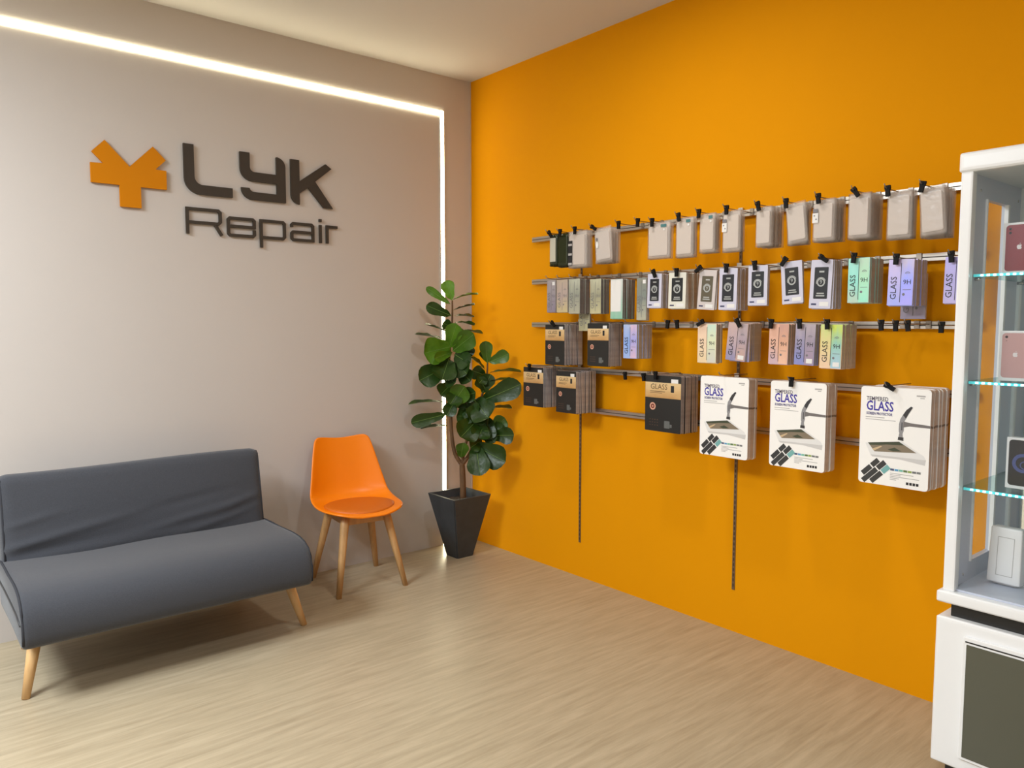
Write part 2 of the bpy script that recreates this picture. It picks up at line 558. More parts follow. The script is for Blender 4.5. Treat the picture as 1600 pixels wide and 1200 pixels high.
# fig leaves: base xyz, tip xyz, width, facing, lightness
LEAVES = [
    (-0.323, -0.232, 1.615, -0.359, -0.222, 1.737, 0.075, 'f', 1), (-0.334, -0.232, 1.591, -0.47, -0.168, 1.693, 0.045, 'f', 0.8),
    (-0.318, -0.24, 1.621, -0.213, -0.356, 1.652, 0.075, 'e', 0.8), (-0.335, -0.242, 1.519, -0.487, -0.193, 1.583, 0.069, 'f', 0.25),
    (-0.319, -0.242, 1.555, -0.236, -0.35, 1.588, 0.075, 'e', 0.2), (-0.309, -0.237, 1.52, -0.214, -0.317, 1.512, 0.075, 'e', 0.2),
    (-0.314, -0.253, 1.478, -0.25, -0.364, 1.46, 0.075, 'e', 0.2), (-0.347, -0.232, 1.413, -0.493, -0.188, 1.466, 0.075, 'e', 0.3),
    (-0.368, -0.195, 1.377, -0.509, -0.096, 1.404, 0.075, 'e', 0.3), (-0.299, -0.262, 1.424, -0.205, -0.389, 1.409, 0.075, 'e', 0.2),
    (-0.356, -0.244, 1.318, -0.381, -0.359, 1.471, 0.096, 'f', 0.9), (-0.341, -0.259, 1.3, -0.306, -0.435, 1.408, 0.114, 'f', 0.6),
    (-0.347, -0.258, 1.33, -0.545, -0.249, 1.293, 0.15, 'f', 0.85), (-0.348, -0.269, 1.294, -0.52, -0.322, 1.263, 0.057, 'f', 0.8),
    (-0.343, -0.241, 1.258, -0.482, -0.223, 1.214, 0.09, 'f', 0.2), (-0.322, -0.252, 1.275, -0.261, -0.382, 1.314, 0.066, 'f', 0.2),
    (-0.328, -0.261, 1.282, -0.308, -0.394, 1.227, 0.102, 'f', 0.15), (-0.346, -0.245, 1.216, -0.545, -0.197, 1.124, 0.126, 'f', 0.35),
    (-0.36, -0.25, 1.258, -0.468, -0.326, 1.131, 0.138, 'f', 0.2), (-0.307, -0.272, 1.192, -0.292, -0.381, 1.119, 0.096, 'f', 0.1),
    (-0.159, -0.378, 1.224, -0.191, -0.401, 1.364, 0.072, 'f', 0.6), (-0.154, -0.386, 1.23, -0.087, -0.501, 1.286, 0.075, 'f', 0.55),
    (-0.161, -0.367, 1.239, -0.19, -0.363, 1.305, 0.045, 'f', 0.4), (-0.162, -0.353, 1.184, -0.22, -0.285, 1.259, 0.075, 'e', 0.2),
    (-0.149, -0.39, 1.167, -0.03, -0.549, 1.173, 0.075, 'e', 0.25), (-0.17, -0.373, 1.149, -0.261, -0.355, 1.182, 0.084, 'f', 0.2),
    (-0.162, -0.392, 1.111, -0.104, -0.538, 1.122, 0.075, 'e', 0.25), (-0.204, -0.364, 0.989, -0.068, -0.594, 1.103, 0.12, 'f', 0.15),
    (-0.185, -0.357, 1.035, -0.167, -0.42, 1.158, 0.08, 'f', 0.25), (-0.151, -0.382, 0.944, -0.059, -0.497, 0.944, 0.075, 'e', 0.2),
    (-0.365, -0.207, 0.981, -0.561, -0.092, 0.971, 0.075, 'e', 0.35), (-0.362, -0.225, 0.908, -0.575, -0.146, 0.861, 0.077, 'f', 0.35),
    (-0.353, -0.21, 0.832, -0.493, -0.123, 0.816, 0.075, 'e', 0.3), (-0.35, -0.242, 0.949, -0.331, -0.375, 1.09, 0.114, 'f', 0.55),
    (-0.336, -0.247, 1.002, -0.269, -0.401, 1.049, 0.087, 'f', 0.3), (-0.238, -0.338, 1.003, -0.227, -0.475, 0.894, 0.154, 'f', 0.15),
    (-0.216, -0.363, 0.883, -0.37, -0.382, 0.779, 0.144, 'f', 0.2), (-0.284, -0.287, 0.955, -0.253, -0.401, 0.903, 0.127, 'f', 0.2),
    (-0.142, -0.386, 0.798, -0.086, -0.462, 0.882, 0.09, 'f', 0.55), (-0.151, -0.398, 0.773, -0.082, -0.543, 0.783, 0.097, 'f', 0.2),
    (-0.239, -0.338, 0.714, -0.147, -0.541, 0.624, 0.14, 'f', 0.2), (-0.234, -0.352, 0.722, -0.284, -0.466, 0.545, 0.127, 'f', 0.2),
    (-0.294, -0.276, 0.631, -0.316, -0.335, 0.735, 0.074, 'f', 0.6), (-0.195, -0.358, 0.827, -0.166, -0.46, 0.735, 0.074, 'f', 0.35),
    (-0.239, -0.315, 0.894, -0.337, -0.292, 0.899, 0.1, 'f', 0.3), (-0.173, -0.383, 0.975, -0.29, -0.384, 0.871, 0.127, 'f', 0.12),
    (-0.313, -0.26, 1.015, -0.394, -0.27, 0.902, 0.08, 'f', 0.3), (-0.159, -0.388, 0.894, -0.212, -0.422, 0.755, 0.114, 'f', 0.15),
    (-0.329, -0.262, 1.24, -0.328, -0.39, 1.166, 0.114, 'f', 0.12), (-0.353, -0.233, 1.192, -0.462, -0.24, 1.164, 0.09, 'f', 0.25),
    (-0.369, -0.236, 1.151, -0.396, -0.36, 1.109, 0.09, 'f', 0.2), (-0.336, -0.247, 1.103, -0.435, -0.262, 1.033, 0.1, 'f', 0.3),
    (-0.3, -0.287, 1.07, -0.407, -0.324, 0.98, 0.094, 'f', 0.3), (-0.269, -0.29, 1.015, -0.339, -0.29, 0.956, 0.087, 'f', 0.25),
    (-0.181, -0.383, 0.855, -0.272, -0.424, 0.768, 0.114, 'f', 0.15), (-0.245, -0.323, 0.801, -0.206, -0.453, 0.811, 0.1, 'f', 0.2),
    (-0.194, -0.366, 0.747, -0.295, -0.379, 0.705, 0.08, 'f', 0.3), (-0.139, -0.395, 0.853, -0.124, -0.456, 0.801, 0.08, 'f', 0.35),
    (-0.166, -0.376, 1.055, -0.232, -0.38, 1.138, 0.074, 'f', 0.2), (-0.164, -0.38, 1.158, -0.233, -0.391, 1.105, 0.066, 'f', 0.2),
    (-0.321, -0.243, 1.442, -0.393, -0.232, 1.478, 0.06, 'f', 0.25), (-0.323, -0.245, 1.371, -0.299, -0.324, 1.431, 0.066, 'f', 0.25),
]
STEMS = [
    ('trunk', [(-0.272, -0.268, 0.367), (-0.273, -0.267, 0.498), (-0.277, -0.264, 0.593)], 0.021, 0.018) ,
    ('branch', [(-0.276, -0.265, 0.58), (-0.311, -0.236, 0.655), (-0.325, -0.223, 0.77), (-0.33, -0.22, 0.905), (-0.332, -0.218, 1.007), (-0.336, -0.215, 1.238), (-0.324, -0.225, 1.394), (-0.319, -0.229, 1.526), (-0.319, -0.229, 1.615)], 0.014, 0.005) ,
    ('branch', [(-0.276, -0.265, 0.58), (-0.235, -0.298, 0.661), (-0.204, -0.325, 0.784), (-0.193, -0.334, 0.919), (-0.18, -0.344, 1.013), (-0.156, -0.365, 1.136), (-0.151, -0.369, 1.232)], 0.013, 0.005) ,
    ('branch', [(-0.276, -0.265, 0.586), (-0.261, -0.277, 0.702), (-0.23, -0.303, 0.838), (-0.219, -0.312, 0.953), (-0.229, -0.304, 1.0)], 0.011, 0.005) ,
]

# ------------------------------------------------------------------ the room
white_paint = mat('white_paint', (198, 191, 185), 0.85, spec=0.2, noise=(1.2, 0.015), bump=(220, 0.03))
yellow_paint = mat('yellow_paint', (226, 149, 3), 0.8, spec=0.08, noise=(0.9, 0.02), bump=(240, 0.03))
ceil_paint = mat('ceiling_paint', (206, 204, 202), 0.85)
trim_mat = mat('corner_trim', (205, 180, 160), 0.4)

struct(link('floor', mesh('floor', [(ROOM_X, ROOM_Y, 0), (0, ROOM_Y, 0), (0, 0, 0), (ROOM_X, 0, 0)], [(0, 1, 2, 3)], floor_mat())))
struct(link('ceiling', box_mesh('ceiling', ROOM_X, 0.0, ROOM_Y, 0.0, CEIL, CEIL + 0.1, ceil_paint)))
struct(link('wall_back', box_mesh('wall_back', ROOM_X, 0.1, 0.0, 0.1, 0.0, CEIL, white_paint)))
struct(link('wall_right', box_mesh('wall_right', 0.0, 0.1, ROOM_Y, 0.0, 0.0, CEIL, yellow_paint)))
struct(link('wall_left', box_mesh('wall_left', ROOM_X - 0.1, ROOM_X, ROOM_Y, 0.1, 0.0, CEIL, white_paint)))
struct(link('wall_front', box_mesh('wall_front', ROOM_X - 0.1, 0.1, ROOM_Y - 0.1, ROOM_Y, 0.0, CEIL, white_paint)))
struct(link('trim_1', box_mesh('trim_1', -0.007, -0.0005, -0.007, -0.0005, 0.0, CEIL - 0.001, trim_mat)))

# ceiling downlight fixtures around the lamps
ring_mat = mat('downlight_ring', (235, 235, 235), 0.4)
ring_me = None
for i, (dx, dy, size, watts, colr) in enumerate(DOWNLIGHTS):
    if ring_me is None:
        vs, fs = [], []
        prof = [(0.085, 0.0), (0.087, -0.012), (0.105, -0.012), (0.108, -0.006), (0.108, 0.0)]
        N = 32
        for k in range(N):
            a = 2 * math.pi * k / N
            vs += [(rr * math.cos(a), rr * math.sin(a), zz) for rr, zz in prof]
        for k in range(N):
            for j in range(4):
                fs.append((k * 5 + j, k * 5 + j + 1, ((k + 1) % N) * 5 + j + 1, ((k + 1) % N) * 5 + j))
        ring_me = mesh('trim_ring', vs, fs, ring_mat, smooth=True)
    o = link('ceiling_downlight', ring_me)
    o.location = (dx, dy, CEIL)
    tag(o, ['round ceiling downlight ring at the far left, away from the yellow wall', 'round ceiling downlight ring above the middle of the floor',
            'round ceiling downlight ring closest to the yellow wall', 'round ceiling downlight ring farthest from the white sign wall'][i], 'ceiling light', 'ceiling downlights')
for (dx, dy, size, watts, colr) in PANEL_LIGHTS:
    hw = size / 2
    o = link('ceiling_panel_light', boxes_mesh('panel_frame', [(-hw - 0.02, hw + 0.02, -hw - 0.02, -hw, -0.024, 0), (-hw - 0.02, hw + 0.02, hw, hw + 0.02, -0.024, 0),
                                                            (-hw - 0.02, -hw, -hw, hw, -0.024, 0), (hw, hw + 0.02, -hw, hw, -0.024, 0)], ring_mat))
    o.location = (dx, dy, CEIL)
    tag(o, 'square white frame of the large ceiling panel light', 'ceiling light')

# LED light line let into the white wall: upright near the corner, then along the wall
led_mat = mat('led_diffuser', (255, 250, 235), 0.4, emit=((255, 244, 205), 21.0))
led_body = mat('led_channel', (215, 210, 200), 0.4, metal=0.3)
led = empty('led_light_line', (-0.245, 0, 0), 'glowing warm white LED line running up and along the white wall', 'light strip')
lx = -0.233
bm = bmesh.new()
add_box(bm, lx - 0.0175 + 0.245, lx - 0.0135 + 0.245, -0.008, -0.0005, 0.0, 2.828)
add_box(bm, lx + 0.0135 + 0.245, lx + 0.0175 + 0.245, -0.008, -0.0005, 0.0, 2.828)
link('channel', bm_mesh('channel', bm, led_body), led)
link('diffuser', box_mesh('diffuser', lx - 0.0135 + 0.245, lx + 0.0135 + 0.245, -0.006, -0.0006, 0.0, 2.8245, led_mat), led)
link('diffuser', box_mesh('diffuser', -4.2 + 0.245, lx - 0.0136 + 0.245, -0.006, -0.0006, 2.7975, 2.8245, led_mat), led)

# ------------------------------------------------------------------ wall sign
sign_grey = mat('sign_charcoal', (64, 57, 50), 0.65, spec=0.25)
sign_orange = mat('sign_orange', (202, 124, 4), 0.6, spec=0.15)
sign = empty('wall_sign', (-1.6, 0, 2.0), 'raised wall sign reading LYK Repair with an orange emblem', 'sign')
Y0, Y1 = -0.018, -0.004


def local(poly):
    return [(x + 1.6, z - 2.0) for x, z in poly]


o = link('emblem', prism_xz('emblem', local([(-2.257, 2.289), (-2.199, 2.349), (-2.092, 2.236), (-1.982, 2.348), (-1.923, 2.288), (-1.972, 2.238), (-1.922, 2.236),
                                             (-1.922, 2.143), (-2.044, 2.143), (-2.044, 2.040), (-2.140, 2.040), (-2.140, 2.143), (-2.264, 2.143), (-2.264, 2.236), (-2.208, 2.238)]), Y0, Y1, sign_orange), sign)
o['label'] = 'orange three-armed emblem'
L_poly = [(-1.836, 2.388), (-1.785, 2.388), (-1.785, 2.225)] + arc(-1.745, 2.227, 0.040, 180, 270) + [(-1.590, 2.187), (-1.590, 2.138)] + arc(-1.756, 2.217, 0.080, 270, 180, 8)
Y_poly = ([(-1.547, 2.387), (-1.494, 2.387), (-1.494, 2.312)] + arc(-1.470, 2.311, 0.024, 180, 270, 4) + [(-1.345, 2.287), (-1.345, 2.383), (-1.338, 2.383)]
          + arc(-1.345, 2.332, 0.051, 80, 0, 5) + [(-1.294, 2.139)] + arc(-1.485, 2.197, 0.058, 270, 180, 6) + [(-1.543, 2.200), (-1.498, 2.200)]
          + [(-1.494, 2.190), (-1.482, 2.181), (-1.345, 2.181), (-1.345, 2.237)] + arc(-1.482, 2.302, 0.065, 270, 180, 7))
K_poly = [(-1.263, 2.385), (-1.212, 2.385), (-1.212, 2.268), (-1.052, 2.383), (-1.016, 2.360), (-1.118, 2.277), (-1.010, 2.134), (-1.068, 2.134), (-1.160, 2.238),
          (-1.213, 2.202), (-1.213, 2.139), (-1.225, 2.142)] + arc(-1.213, 2.190, 0.050, 250, 180, 5)
for nm, pl in (('letter', L_poly), ('letter', Y_poly), ('letter', K_poly)):
    link(nm, prism_xz(nm, local(pl), Y0, Y1, sign_grey), sign)
w = 0.0155
h = w / 2


def ls(*ss):
    return [[(x + 1.6, z - 2.0) for x, z in s] for s in ss]


REPAIR = [
    # R
    ls([(-1.826, 1.934), (-1.826, 2.062), (-1.668, 2.062), (-1.658, 2.052), (-1.658, 2.004), (-1.668, 1.994), (-1.818, 1.994)], [(-1.684, 1.986), (-1.652, 1.934)]),
    # e
    ls([(-1.476, 1.976), (-1.476, 1.950), (-1.484, 1.942), (-1.608, 1.942), (-1.616, 1.950), (-1.616, 2.024), (-1.608, 2.032), (-1.484, 2.032), (-1.476, 2.024), (-1.476, 1.990), (-1.608, 1.990)]),
    # p
    ls([(-1.438, 1.886), (-1.438, 2.032), (-1.314, 2.032), (-1.305, 2.023), (-1.305, 1.951), (-1.314, 1.942), (-1.430, 1.942)]),
    # a
    ls([(-1.262, 2.012), (-1.262, 2.024), (-1.254, 2.032), (-1.144, 2.032), (-1.135, 2.023), (-1.135, 1.942), (-1.254, 1.942), (-1.262, 1.950), (-1.262, 1.978), (-1.254, 1.986), (-1.143, 1.986)]),
    # i
    ls([(-1.089, 1.934), (-1.089, 2.036)], [(-1.089, 2.054), (-1.089, 2.070)]),
    # r
    ls([(-1.047, 1.934), (-1.047, 2.030), (-0.982, 2.030)]),
]
for st in REPAIR:
    link('letter', strokes_xz('letter', st, w, Y0 + 0.002, Y1, sign_grey), sign)

# ------------------------------------------------------------------ sofa
fabric = mat('grey_fabric', (68, 70, 76), 0.92, spec=0.15, noise=(260, 0.10), bump=(420, 0.25), sheen=0.25)
piping_m = mat('grey_piping', (58, 59, 64), 0.9, spec=0.15)
zip_m = mat('zip_black', (45, 44, 46), 0.5)
beech = mat('beech_wood', (214, 172, 118), 0.5, noise=(9, 0.10), stretch=(6, 6, 0.8))
SX0, SX1 = -2.728, -1.572
sofa = empty('sofa', ((SX0 + SX1) / 2, -0.5, 0), 'grey fabric armless sofa bed with short beech legs against white wall', 'sofa')
prof = [(-0.20, 0.262), (-0.20, 0.30), (-0.20, 0.38), (-0.20, 0.440), (-0.215, 0.454), (-0.30, 0.458), (-0.40, 0.461), (-0.50, 0.462), (-0.60, 0.463), (-0.67, 0.462), (-0.735, 0.456),
        (-0.790, 0.442), (-0.830, 0.419), (-0.855, 0.385), (-0.865, 0.342), (-0.866, 0.300), (-0.860, 0.268), (-0.848, 0.254), (-0.82, 0.250), (-0.6, 0.250), (-0.4, 0.250), (-0.22, 0.252)]
pc = Vector((-0.53, 0.35))
NS = 36
LEN = SX1 - SX0


def seat_warp(x, y, z):
    t = x / LEN
    # shallow hollows where people sit, soft diagonal creases
    if z > 0.40:
        z -= 0.006 * math.exp(-((t - 0.27) / 0.14) ** 2) * math.exp(-((y + 0.5) / 0.2) ** 2)
        z -= 0.006 * math.exp(-((t - 0.74) / 0.14) ** 2) * math.exp(-((y + 0.5) / 0.2) ** 2)
        z += 0.003 * math.sin(9 * x + 14 * y) * math.exp(-((y + 0.35) / 0.12) ** 2)
    return z


vs, fs = [], []
stations = [0, 0.004, 0.012, 0.022] + [0.022 + (LEN - 0.044) * i / NS for i in range(1, NS)] + [LEN - 0.022, LEN - 0.012, LEN - 0.004, LEN]
for s in stations:
    e = min(s, LEN - s)
    k = 0.016 * (1 - math.sqrt(max(0, 1 - (1 - min(1, e / 0.022)) ** 2)))
    for (py, pz) in prof:
        d = (Vector((py, pz)) - pc)
        q = Vector((py, pz)) - d.normalized() * k
        vs.append((s - LEN / 2, q.x + 0.5, seat_warp(s, q.x, q.y)))
NP = len(prof)
for i in range(len(stations) - 1):
    for j in range(NP):
        fs.append((i * NP + j, i * NP + (j + 1) % NP, (i + 1) * NP + (j + 1) % NP, (i + 1) * NP + j))
fs.append(tuple(range(NP))[::-1])
fs.append(tuple(range((len(stations) - 1) * NP, len(stations) * NP)))
bm = bmesh.new()
bv = [bm.verts.new(v) for v in vs]
for f in fs:
    bm.faces.new([bv[i] for i in f])
seat = link('seat', bm_mesh('seat', bm, fabric, smooth=True), sofa)
for sx in (-LEN / 2 + 0.003, LEN / 2 - 0.003):
    pts = [(sx, py + 0.5, pz) for py, pz in prof[3:17]]
    pp = []
    for (x, y, z) in pts:
        d = Vector((y - 0.5, z)) - pc
        q = Vector((y - 0.5, z)) - d.normalized() * 0.008
        pp.append((x, q.x + 0.5, q.y))
    link('piping', tube_mesh('piping', pp, 0.005, piping_m, 8), seat)
# zip seam across the end faces
for sx in (-LEN / 2 - 0.001, LEN / 2 + 0.001):
    link('zip', tube_mesh('zip', [(sx, 0.27, 0.360), (sx, 0.10, 0.363), (sx, -0.10, 0.362), (sx, -0.25, 0.356), (sx, -0.33, 0.342)], 0.0045, zip_m, 6), seat)


def back_warp(q):
    x, y, z = q
    front = max(0.0, -y / 0.06)
    wr = 0.0
    for (cx, cz, ang, ln, wd, amp) in ((-0.33, -0.05, 0.16, 0.30, 0.018, 0.008), (-0.40, -0.11, 0.10, 0.22, 0.016, -0.006), (0.22, -0.06, 0.16, 0.26, 0.018, 0.008), (0.30, -0.11, 0.2, 0.2, 0.014, 0.006),
                                       (0.18, 0.02, 0.12, 0.2, 0.02, -0.005), (-0.05, -0.13, 0.05, 0.35, 0.022, 0.006), (-0.47, 0.02, 0.2, 0.12, 0.015, 0.006), (-0.5, -0.08, 0.15, 0.1, 0.012, 0.005), (0.42, -0.03, 0.3, 0.15, 0.018, 0.005)):
        dx, dz = x - cx, z - cz
        u = dx * math.cos(ang) + dz * math.sin(ang)
        v = -dx * math.sin(ang) + dz * math.cos(ang)
        wr += amp * math.exp(-(u / ln) ** 2 - (v / wd) ** 2)
    bulge = 0.018 * max(0, 1 - (z / 0.2) ** 2) * max(0, 1 - (x / 0.56) ** 4)
    y -= front * (bulge + wr)
    return Vector((x, y, z + 0.004 * math.sin(x * 5.0) * (1 if z > 0.15 else 0)))


BACK_TILT = math.radians(-9)
backrest = link('backrest', soft_mesh('backrest', (LEN - 0.004, 0.13, 0.47), 0.042, (60, 3, 34), fabric, back_warp), sofa)
backrest.location = (0, 0.265, 0.585)
backrest.rotation_euler = (BACK_TILT, 0, 0)
for sx in (-1, 1):
    xx = sx * (LEN / 2 - 0.0155)
    link('piping', tube_mesh('piping', [(xx, -0.053, -0.19), (xx, -0.0545, 0.0), (xx, -0.053, 0.17), (xx, -0.050, 0.205), (xx, -0.036, 0.220), (xx, 0.0, 0.2225), (xx, 0.036, 0.220), (xx, 0.053, 0.2)], 0.0045, piping_m, 8), backrest)
# hinge bar that carries seat and back, hidden between them
link('hinge_bar', box_mesh('hinge_bar', -LEN / 2 + 0.1, LEN / 2 - 0.1, 0.20, 0.34, 0.262, 0.34, zip_m, 0.01), sofa)
for (tx, ty, bx, by) in ((LEN / 2 - 0.045, -0.145, LEN / 2 + 0.026, -0.19), (-LEN / 2 + 0.075, -0.145, -LEN / 2 + 0.02, -0.19), (LEN / 2 - 0.135, 0.29, LEN / 2 - 0.09, 0.37), (-LEN / 2 + 0.135, 0.29, -LEN / 2 + 0.09, 0.37)):
    link('leg', tube_mesh('leg', [(tx, ty, 0.262), (bx, by, 0.0)], 0.027, beech, 14, r1=0.015), sofa)

# ------------------------------------------------------------------ orange chair
shell_m = mat('orange_plastic', (246, 132, 8), 0.34, spec=0.45)
pad_m = mat('orange_pad', (204, 102, 6), 0.5, bump=(160, 0.12))
oak = mat('oak_leg', (196, 152, 100), 0.5, noise=(10, 0.12), stretch=(6, 6, 0.7))
chair = empty('shell_chair', (-1.030, -0.290, 0), 'orange plastic shell chair with wooden legs beside grey sofa', 'chair', rz=math.radians(-6.5))
# local frame: forward = -Y, right = +X
P = [  # forward distance, height, half width, cup (edge raise), edge lean forward
    (0.238, 0.425, 0.060, 0.004, 0), (0.232, 0.434, 0.115, 0.006, 0), (0.210, 0.441, 0.165, 0.010, 0), (0.170, 0.443, 0.205, 0.014, 0), (0.110, 0.439, 0.230, 0.020, 0), (0.040, 0.435, 0.242, 0.026, 0),
    (-0.030, 0.434, 0.243, 0.032, 0.004), (-0.090, 0.440, 0.240, 0.040, 0.012), (-0.135, 0.456, 0.235, 0.044, 0.026), (-0.165, 0.484, 0.229, 0.040, 0.045), (-0.182, 0.520, 0.223, 0.03, 0.055),
    (-0.195, 0.570, 0.214, 0.02, 0.052), (-0.208, 0.630, 0.203, 0.012, 0.046), (-0.221, 0.690, 0.192, 0.008, 0.040), (-0.234, 0.745, 0.180, 0.006, 0.035), (-0.243, 0.785, 0.170, 0.004, 0.030), (-0.247, 0.803, 0.160, 0.002, 0.026), (-0.248, 0.812, 0.138, 0.0, 0.02)]
NU = 20
vs, fs = [], []
for i, (d, z, hw, cup, lean) in enumerate(P):
    for k in range(NU + 1):
        u = -1 + 2 * k / NU
        dip = 0.011 * (1 - u * u) ** 2 if i >= len(P) - 2 else 0.0     # shallow dip in the top edge
        vs.append((u * hw, -(d + lean * abs(u) ** 2.4), z + cup * abs(u) ** 2.6 - dip * (1 if i == len(P) - 1 else 0.5)))
for i in range(len(P) - 1):
    for k in range(NU):
        a = i * (NU + 1) + k
        fs.append((a, a + 1, a + NU + 2, a + NU + 1))
shell = link('shell', mesh('shell', vs, fs, shell_m, smooth=True), chair)
md = shell.modifiers.new('thickness', 'SOLIDIFY')
md.thickness = 0.012
md.offset = -1
md2 = shell.modifiers.new('smooth', 'SUBSURF')
md2.levels = 1
md2.render_levels = 1
# seat pad
vs, fs = [], []
rings = [(0.0, 0.020), (0.5, 0.020), (0.80, 0.018), (0.93, 0.014), (1.0, 0.006), (1.0, 0.001)]
M = 32
for (rr, dz) in rings:
    for k in range(M):
        a = 2 * math.pi * k / M
        x = 0.198 * rr * math.cos(a)
        y = -0.03 - 0.178 * rr * math.sin(a)
        zz = 0.438 + dz + 0.012 * (abs(x) / 0.2) ** 2.6 + 0.006 * max(0, (y - 0.05) / 0.1)
        vs.append((x, y, zz))
for i in range(len(rings) - 1):
    for k in range(M):
        fs.append((i * M + k, i * M + (k + 1) % M, (i + 1) * M + (k + 1) % M, (i + 1) * M + k))
link('seat_pad', mesh('seat_pad', vs, fs, pad_m, smooth=True), chair)
# under-seat cross frame
bm = bmesh.new()
for ang in (45, -45):
    v = add_box(bm, -0.165, 0.165, -0.016, 0.016, 0.388, 0.416)
    bmesh.ops.rotate(bm, verts=v, cent=(0, 0, 0), matrix=Matrix.Rotation(math.radians(ang), 3, 'Z'))
link('cross_frame', bm_mesh('cross_frame', bm, oak), chair)
for sy in (-1, 1):
    link('apron', box_mesh('apron', -0.118, 0.118, sy * 0.118 - 0.009, sy * 0.118 + 0.009, 0.368, 0.414, oak, 0.003), chair)
for sx in (-1, 1):
    link('apron', box_mesh('apron', sx * 0.118 - 0.009, sx * 0.118 + 0.009, -0.108, 0.108, 0.368, 0.414, oak, 0.003), chair)
for sx in (-1, 1):
    for sy in (-1, 1):
        top = Vector((sx * 0.118, sy * 0.118, 0.424))
        bot = Vector((sx * 0.196, sy * 0.206, 0.0))
        vs, fs = [], []
        for t, rw in ((0, 0.021), (0.12, 0.022), (0.5, 0.018), (1.0, 0.0135)):
            c = top.lerp(bot, t)
            for k in range(12):
                a = 2 * math.pi * (k + 0.5) / 12
                cx_, cy_ = math.cos(a), math.sin(a)
                sc = rw / max(abs(cx_), abs(cy_)) ** 0.55
                vs.append((c.x + cx_ * sc, c.y + cy_ * sc, c.z))
        for i in range(3):
            for k in range(12):
                fs.append((i * 12 + k, (i + 1) * 12 + k, (i + 1) * 12 + (k + 1) % 12, i * 12 + (k + 1) % 12))
        fs += [tuple(range(12)), tuple(range(47, 35, -1))]
        link('leg', mesh('leg', vs, fs, oak, smooth=True), chair)

# ------------------------------------------------------------------ potted fiddle-leaf fig
pot_m = mat('planter_charcoal', (56, 60, 64), 0.6, noise=(14, 0.12), bump=(60, 0.08))
soil_m = mat('soil', (48, 38, 30), 0.95, noise=(40, 0.3), bump=(60, 0.9))
bark = mat('fig_bark', (104, 74, 46), 0.8, noise=(30, 0.25), bump=(60, 0.5), stretch=(1, 1, 0.4))
PX, PY = -0.290, -0.253
plant = empty('potted_fig', (PX, PY, 0), 'tall fiddle leaf fig in tapered charcoal planter in the room corner', 'plant')
b, t, H, th = 0.062, 0.145, 0.398, 0.014
vs = []
for hw, z in ((b, 0), (t, H), (t - th, H), (t - th - 0.012, H - 0.06)):
    vs += [(-hw, -hw, z), (hw, -hw, z), (hw, hw, z), (-hw, hw, z)]
fs = [(3, 2, 1, 0)]
for i in range(3):
    for k in range(4):
        fs.append((i * 4 + k, i * 4 + (k + 1) % 4, (i + 1) * 4 + (k + 1) % 4, (i + 1) * 4 + k))
fs.append((12, 13, 14, 15))
bm = bmesh.new()
bv = [bm.verts.new(v) for v in vs]
for f in fs:
    bm.faces.new([bv[i] for i in f])
bmesh.ops.bevel(bm, geom=[e for e in bm.edges if abs(e.verts[0].co.z - e.verts[1].co.z) > 0.2], offset=0.006, segments=2, affect='EDGES')
link('planter', bm_mesh('planter', bm, pot_m), plant)
bm = bmesh.new()
bmesh.ops.create_grid(bm, x_segments=14, y_segments=14, size=t - th - 0.012)
for v in bm.verts:
    v.co.z = H - 0.052 + 0.008 * random.random() + 0.012 * math.exp(-(v.co.x ** 2 + v.co.y ** 2) / 0.004)
link('soil', bm_mesh('soil', bm, soil_m, smooth=True), plant)


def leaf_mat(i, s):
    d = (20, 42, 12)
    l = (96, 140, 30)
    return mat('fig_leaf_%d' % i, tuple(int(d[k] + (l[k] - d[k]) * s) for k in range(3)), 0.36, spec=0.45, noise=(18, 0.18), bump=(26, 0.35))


for nm, path, r0, r1 in STEMS:
    pts = [Vector(p) - Vector((PX, PY, 0)) for p in path]
    fine = []
    for i in range(len(pts) - 1):
        p0, p1, p2, p3 = pts[max(0, i - 1)], pts[i], pts[i + 1], pts[min(len(pts) - 1, i + 2)]
        for k in range(4):
            s = k / 4
            fine.append(0.5 * ((2 * p1) + (p2 - p0) * s + (2 * p0 - 5 * p1 + 4 * p2 - p3) * s * s + (3 * p1 - p0 - 3 * p2 + p3) * s ** 3))
    fine.append(pts[-1])
    if nm == 'trunk':
        fine[0].z = H - 0.05
    link(nm, tube_mesh(nm, fine, r0, bark, 10, r1=r1), plant)
vein_m = mat('fig_leaf_vein', (120, 150, 70), 0.5)
OUT = [(0.0, 0.02), (0.06, 0.16), (0.14, 0.42), (0.24, 0.60), (0.34, 0.66), (0.45, 0.74), (0.58, 0.90), (0.70, 1.0), (0.82, 0.98), (0.91, 0.80), (0.97, 0.50), (1.0, 0.10)]
VIEW = Vector((-0.64, -0.768, 0.0))
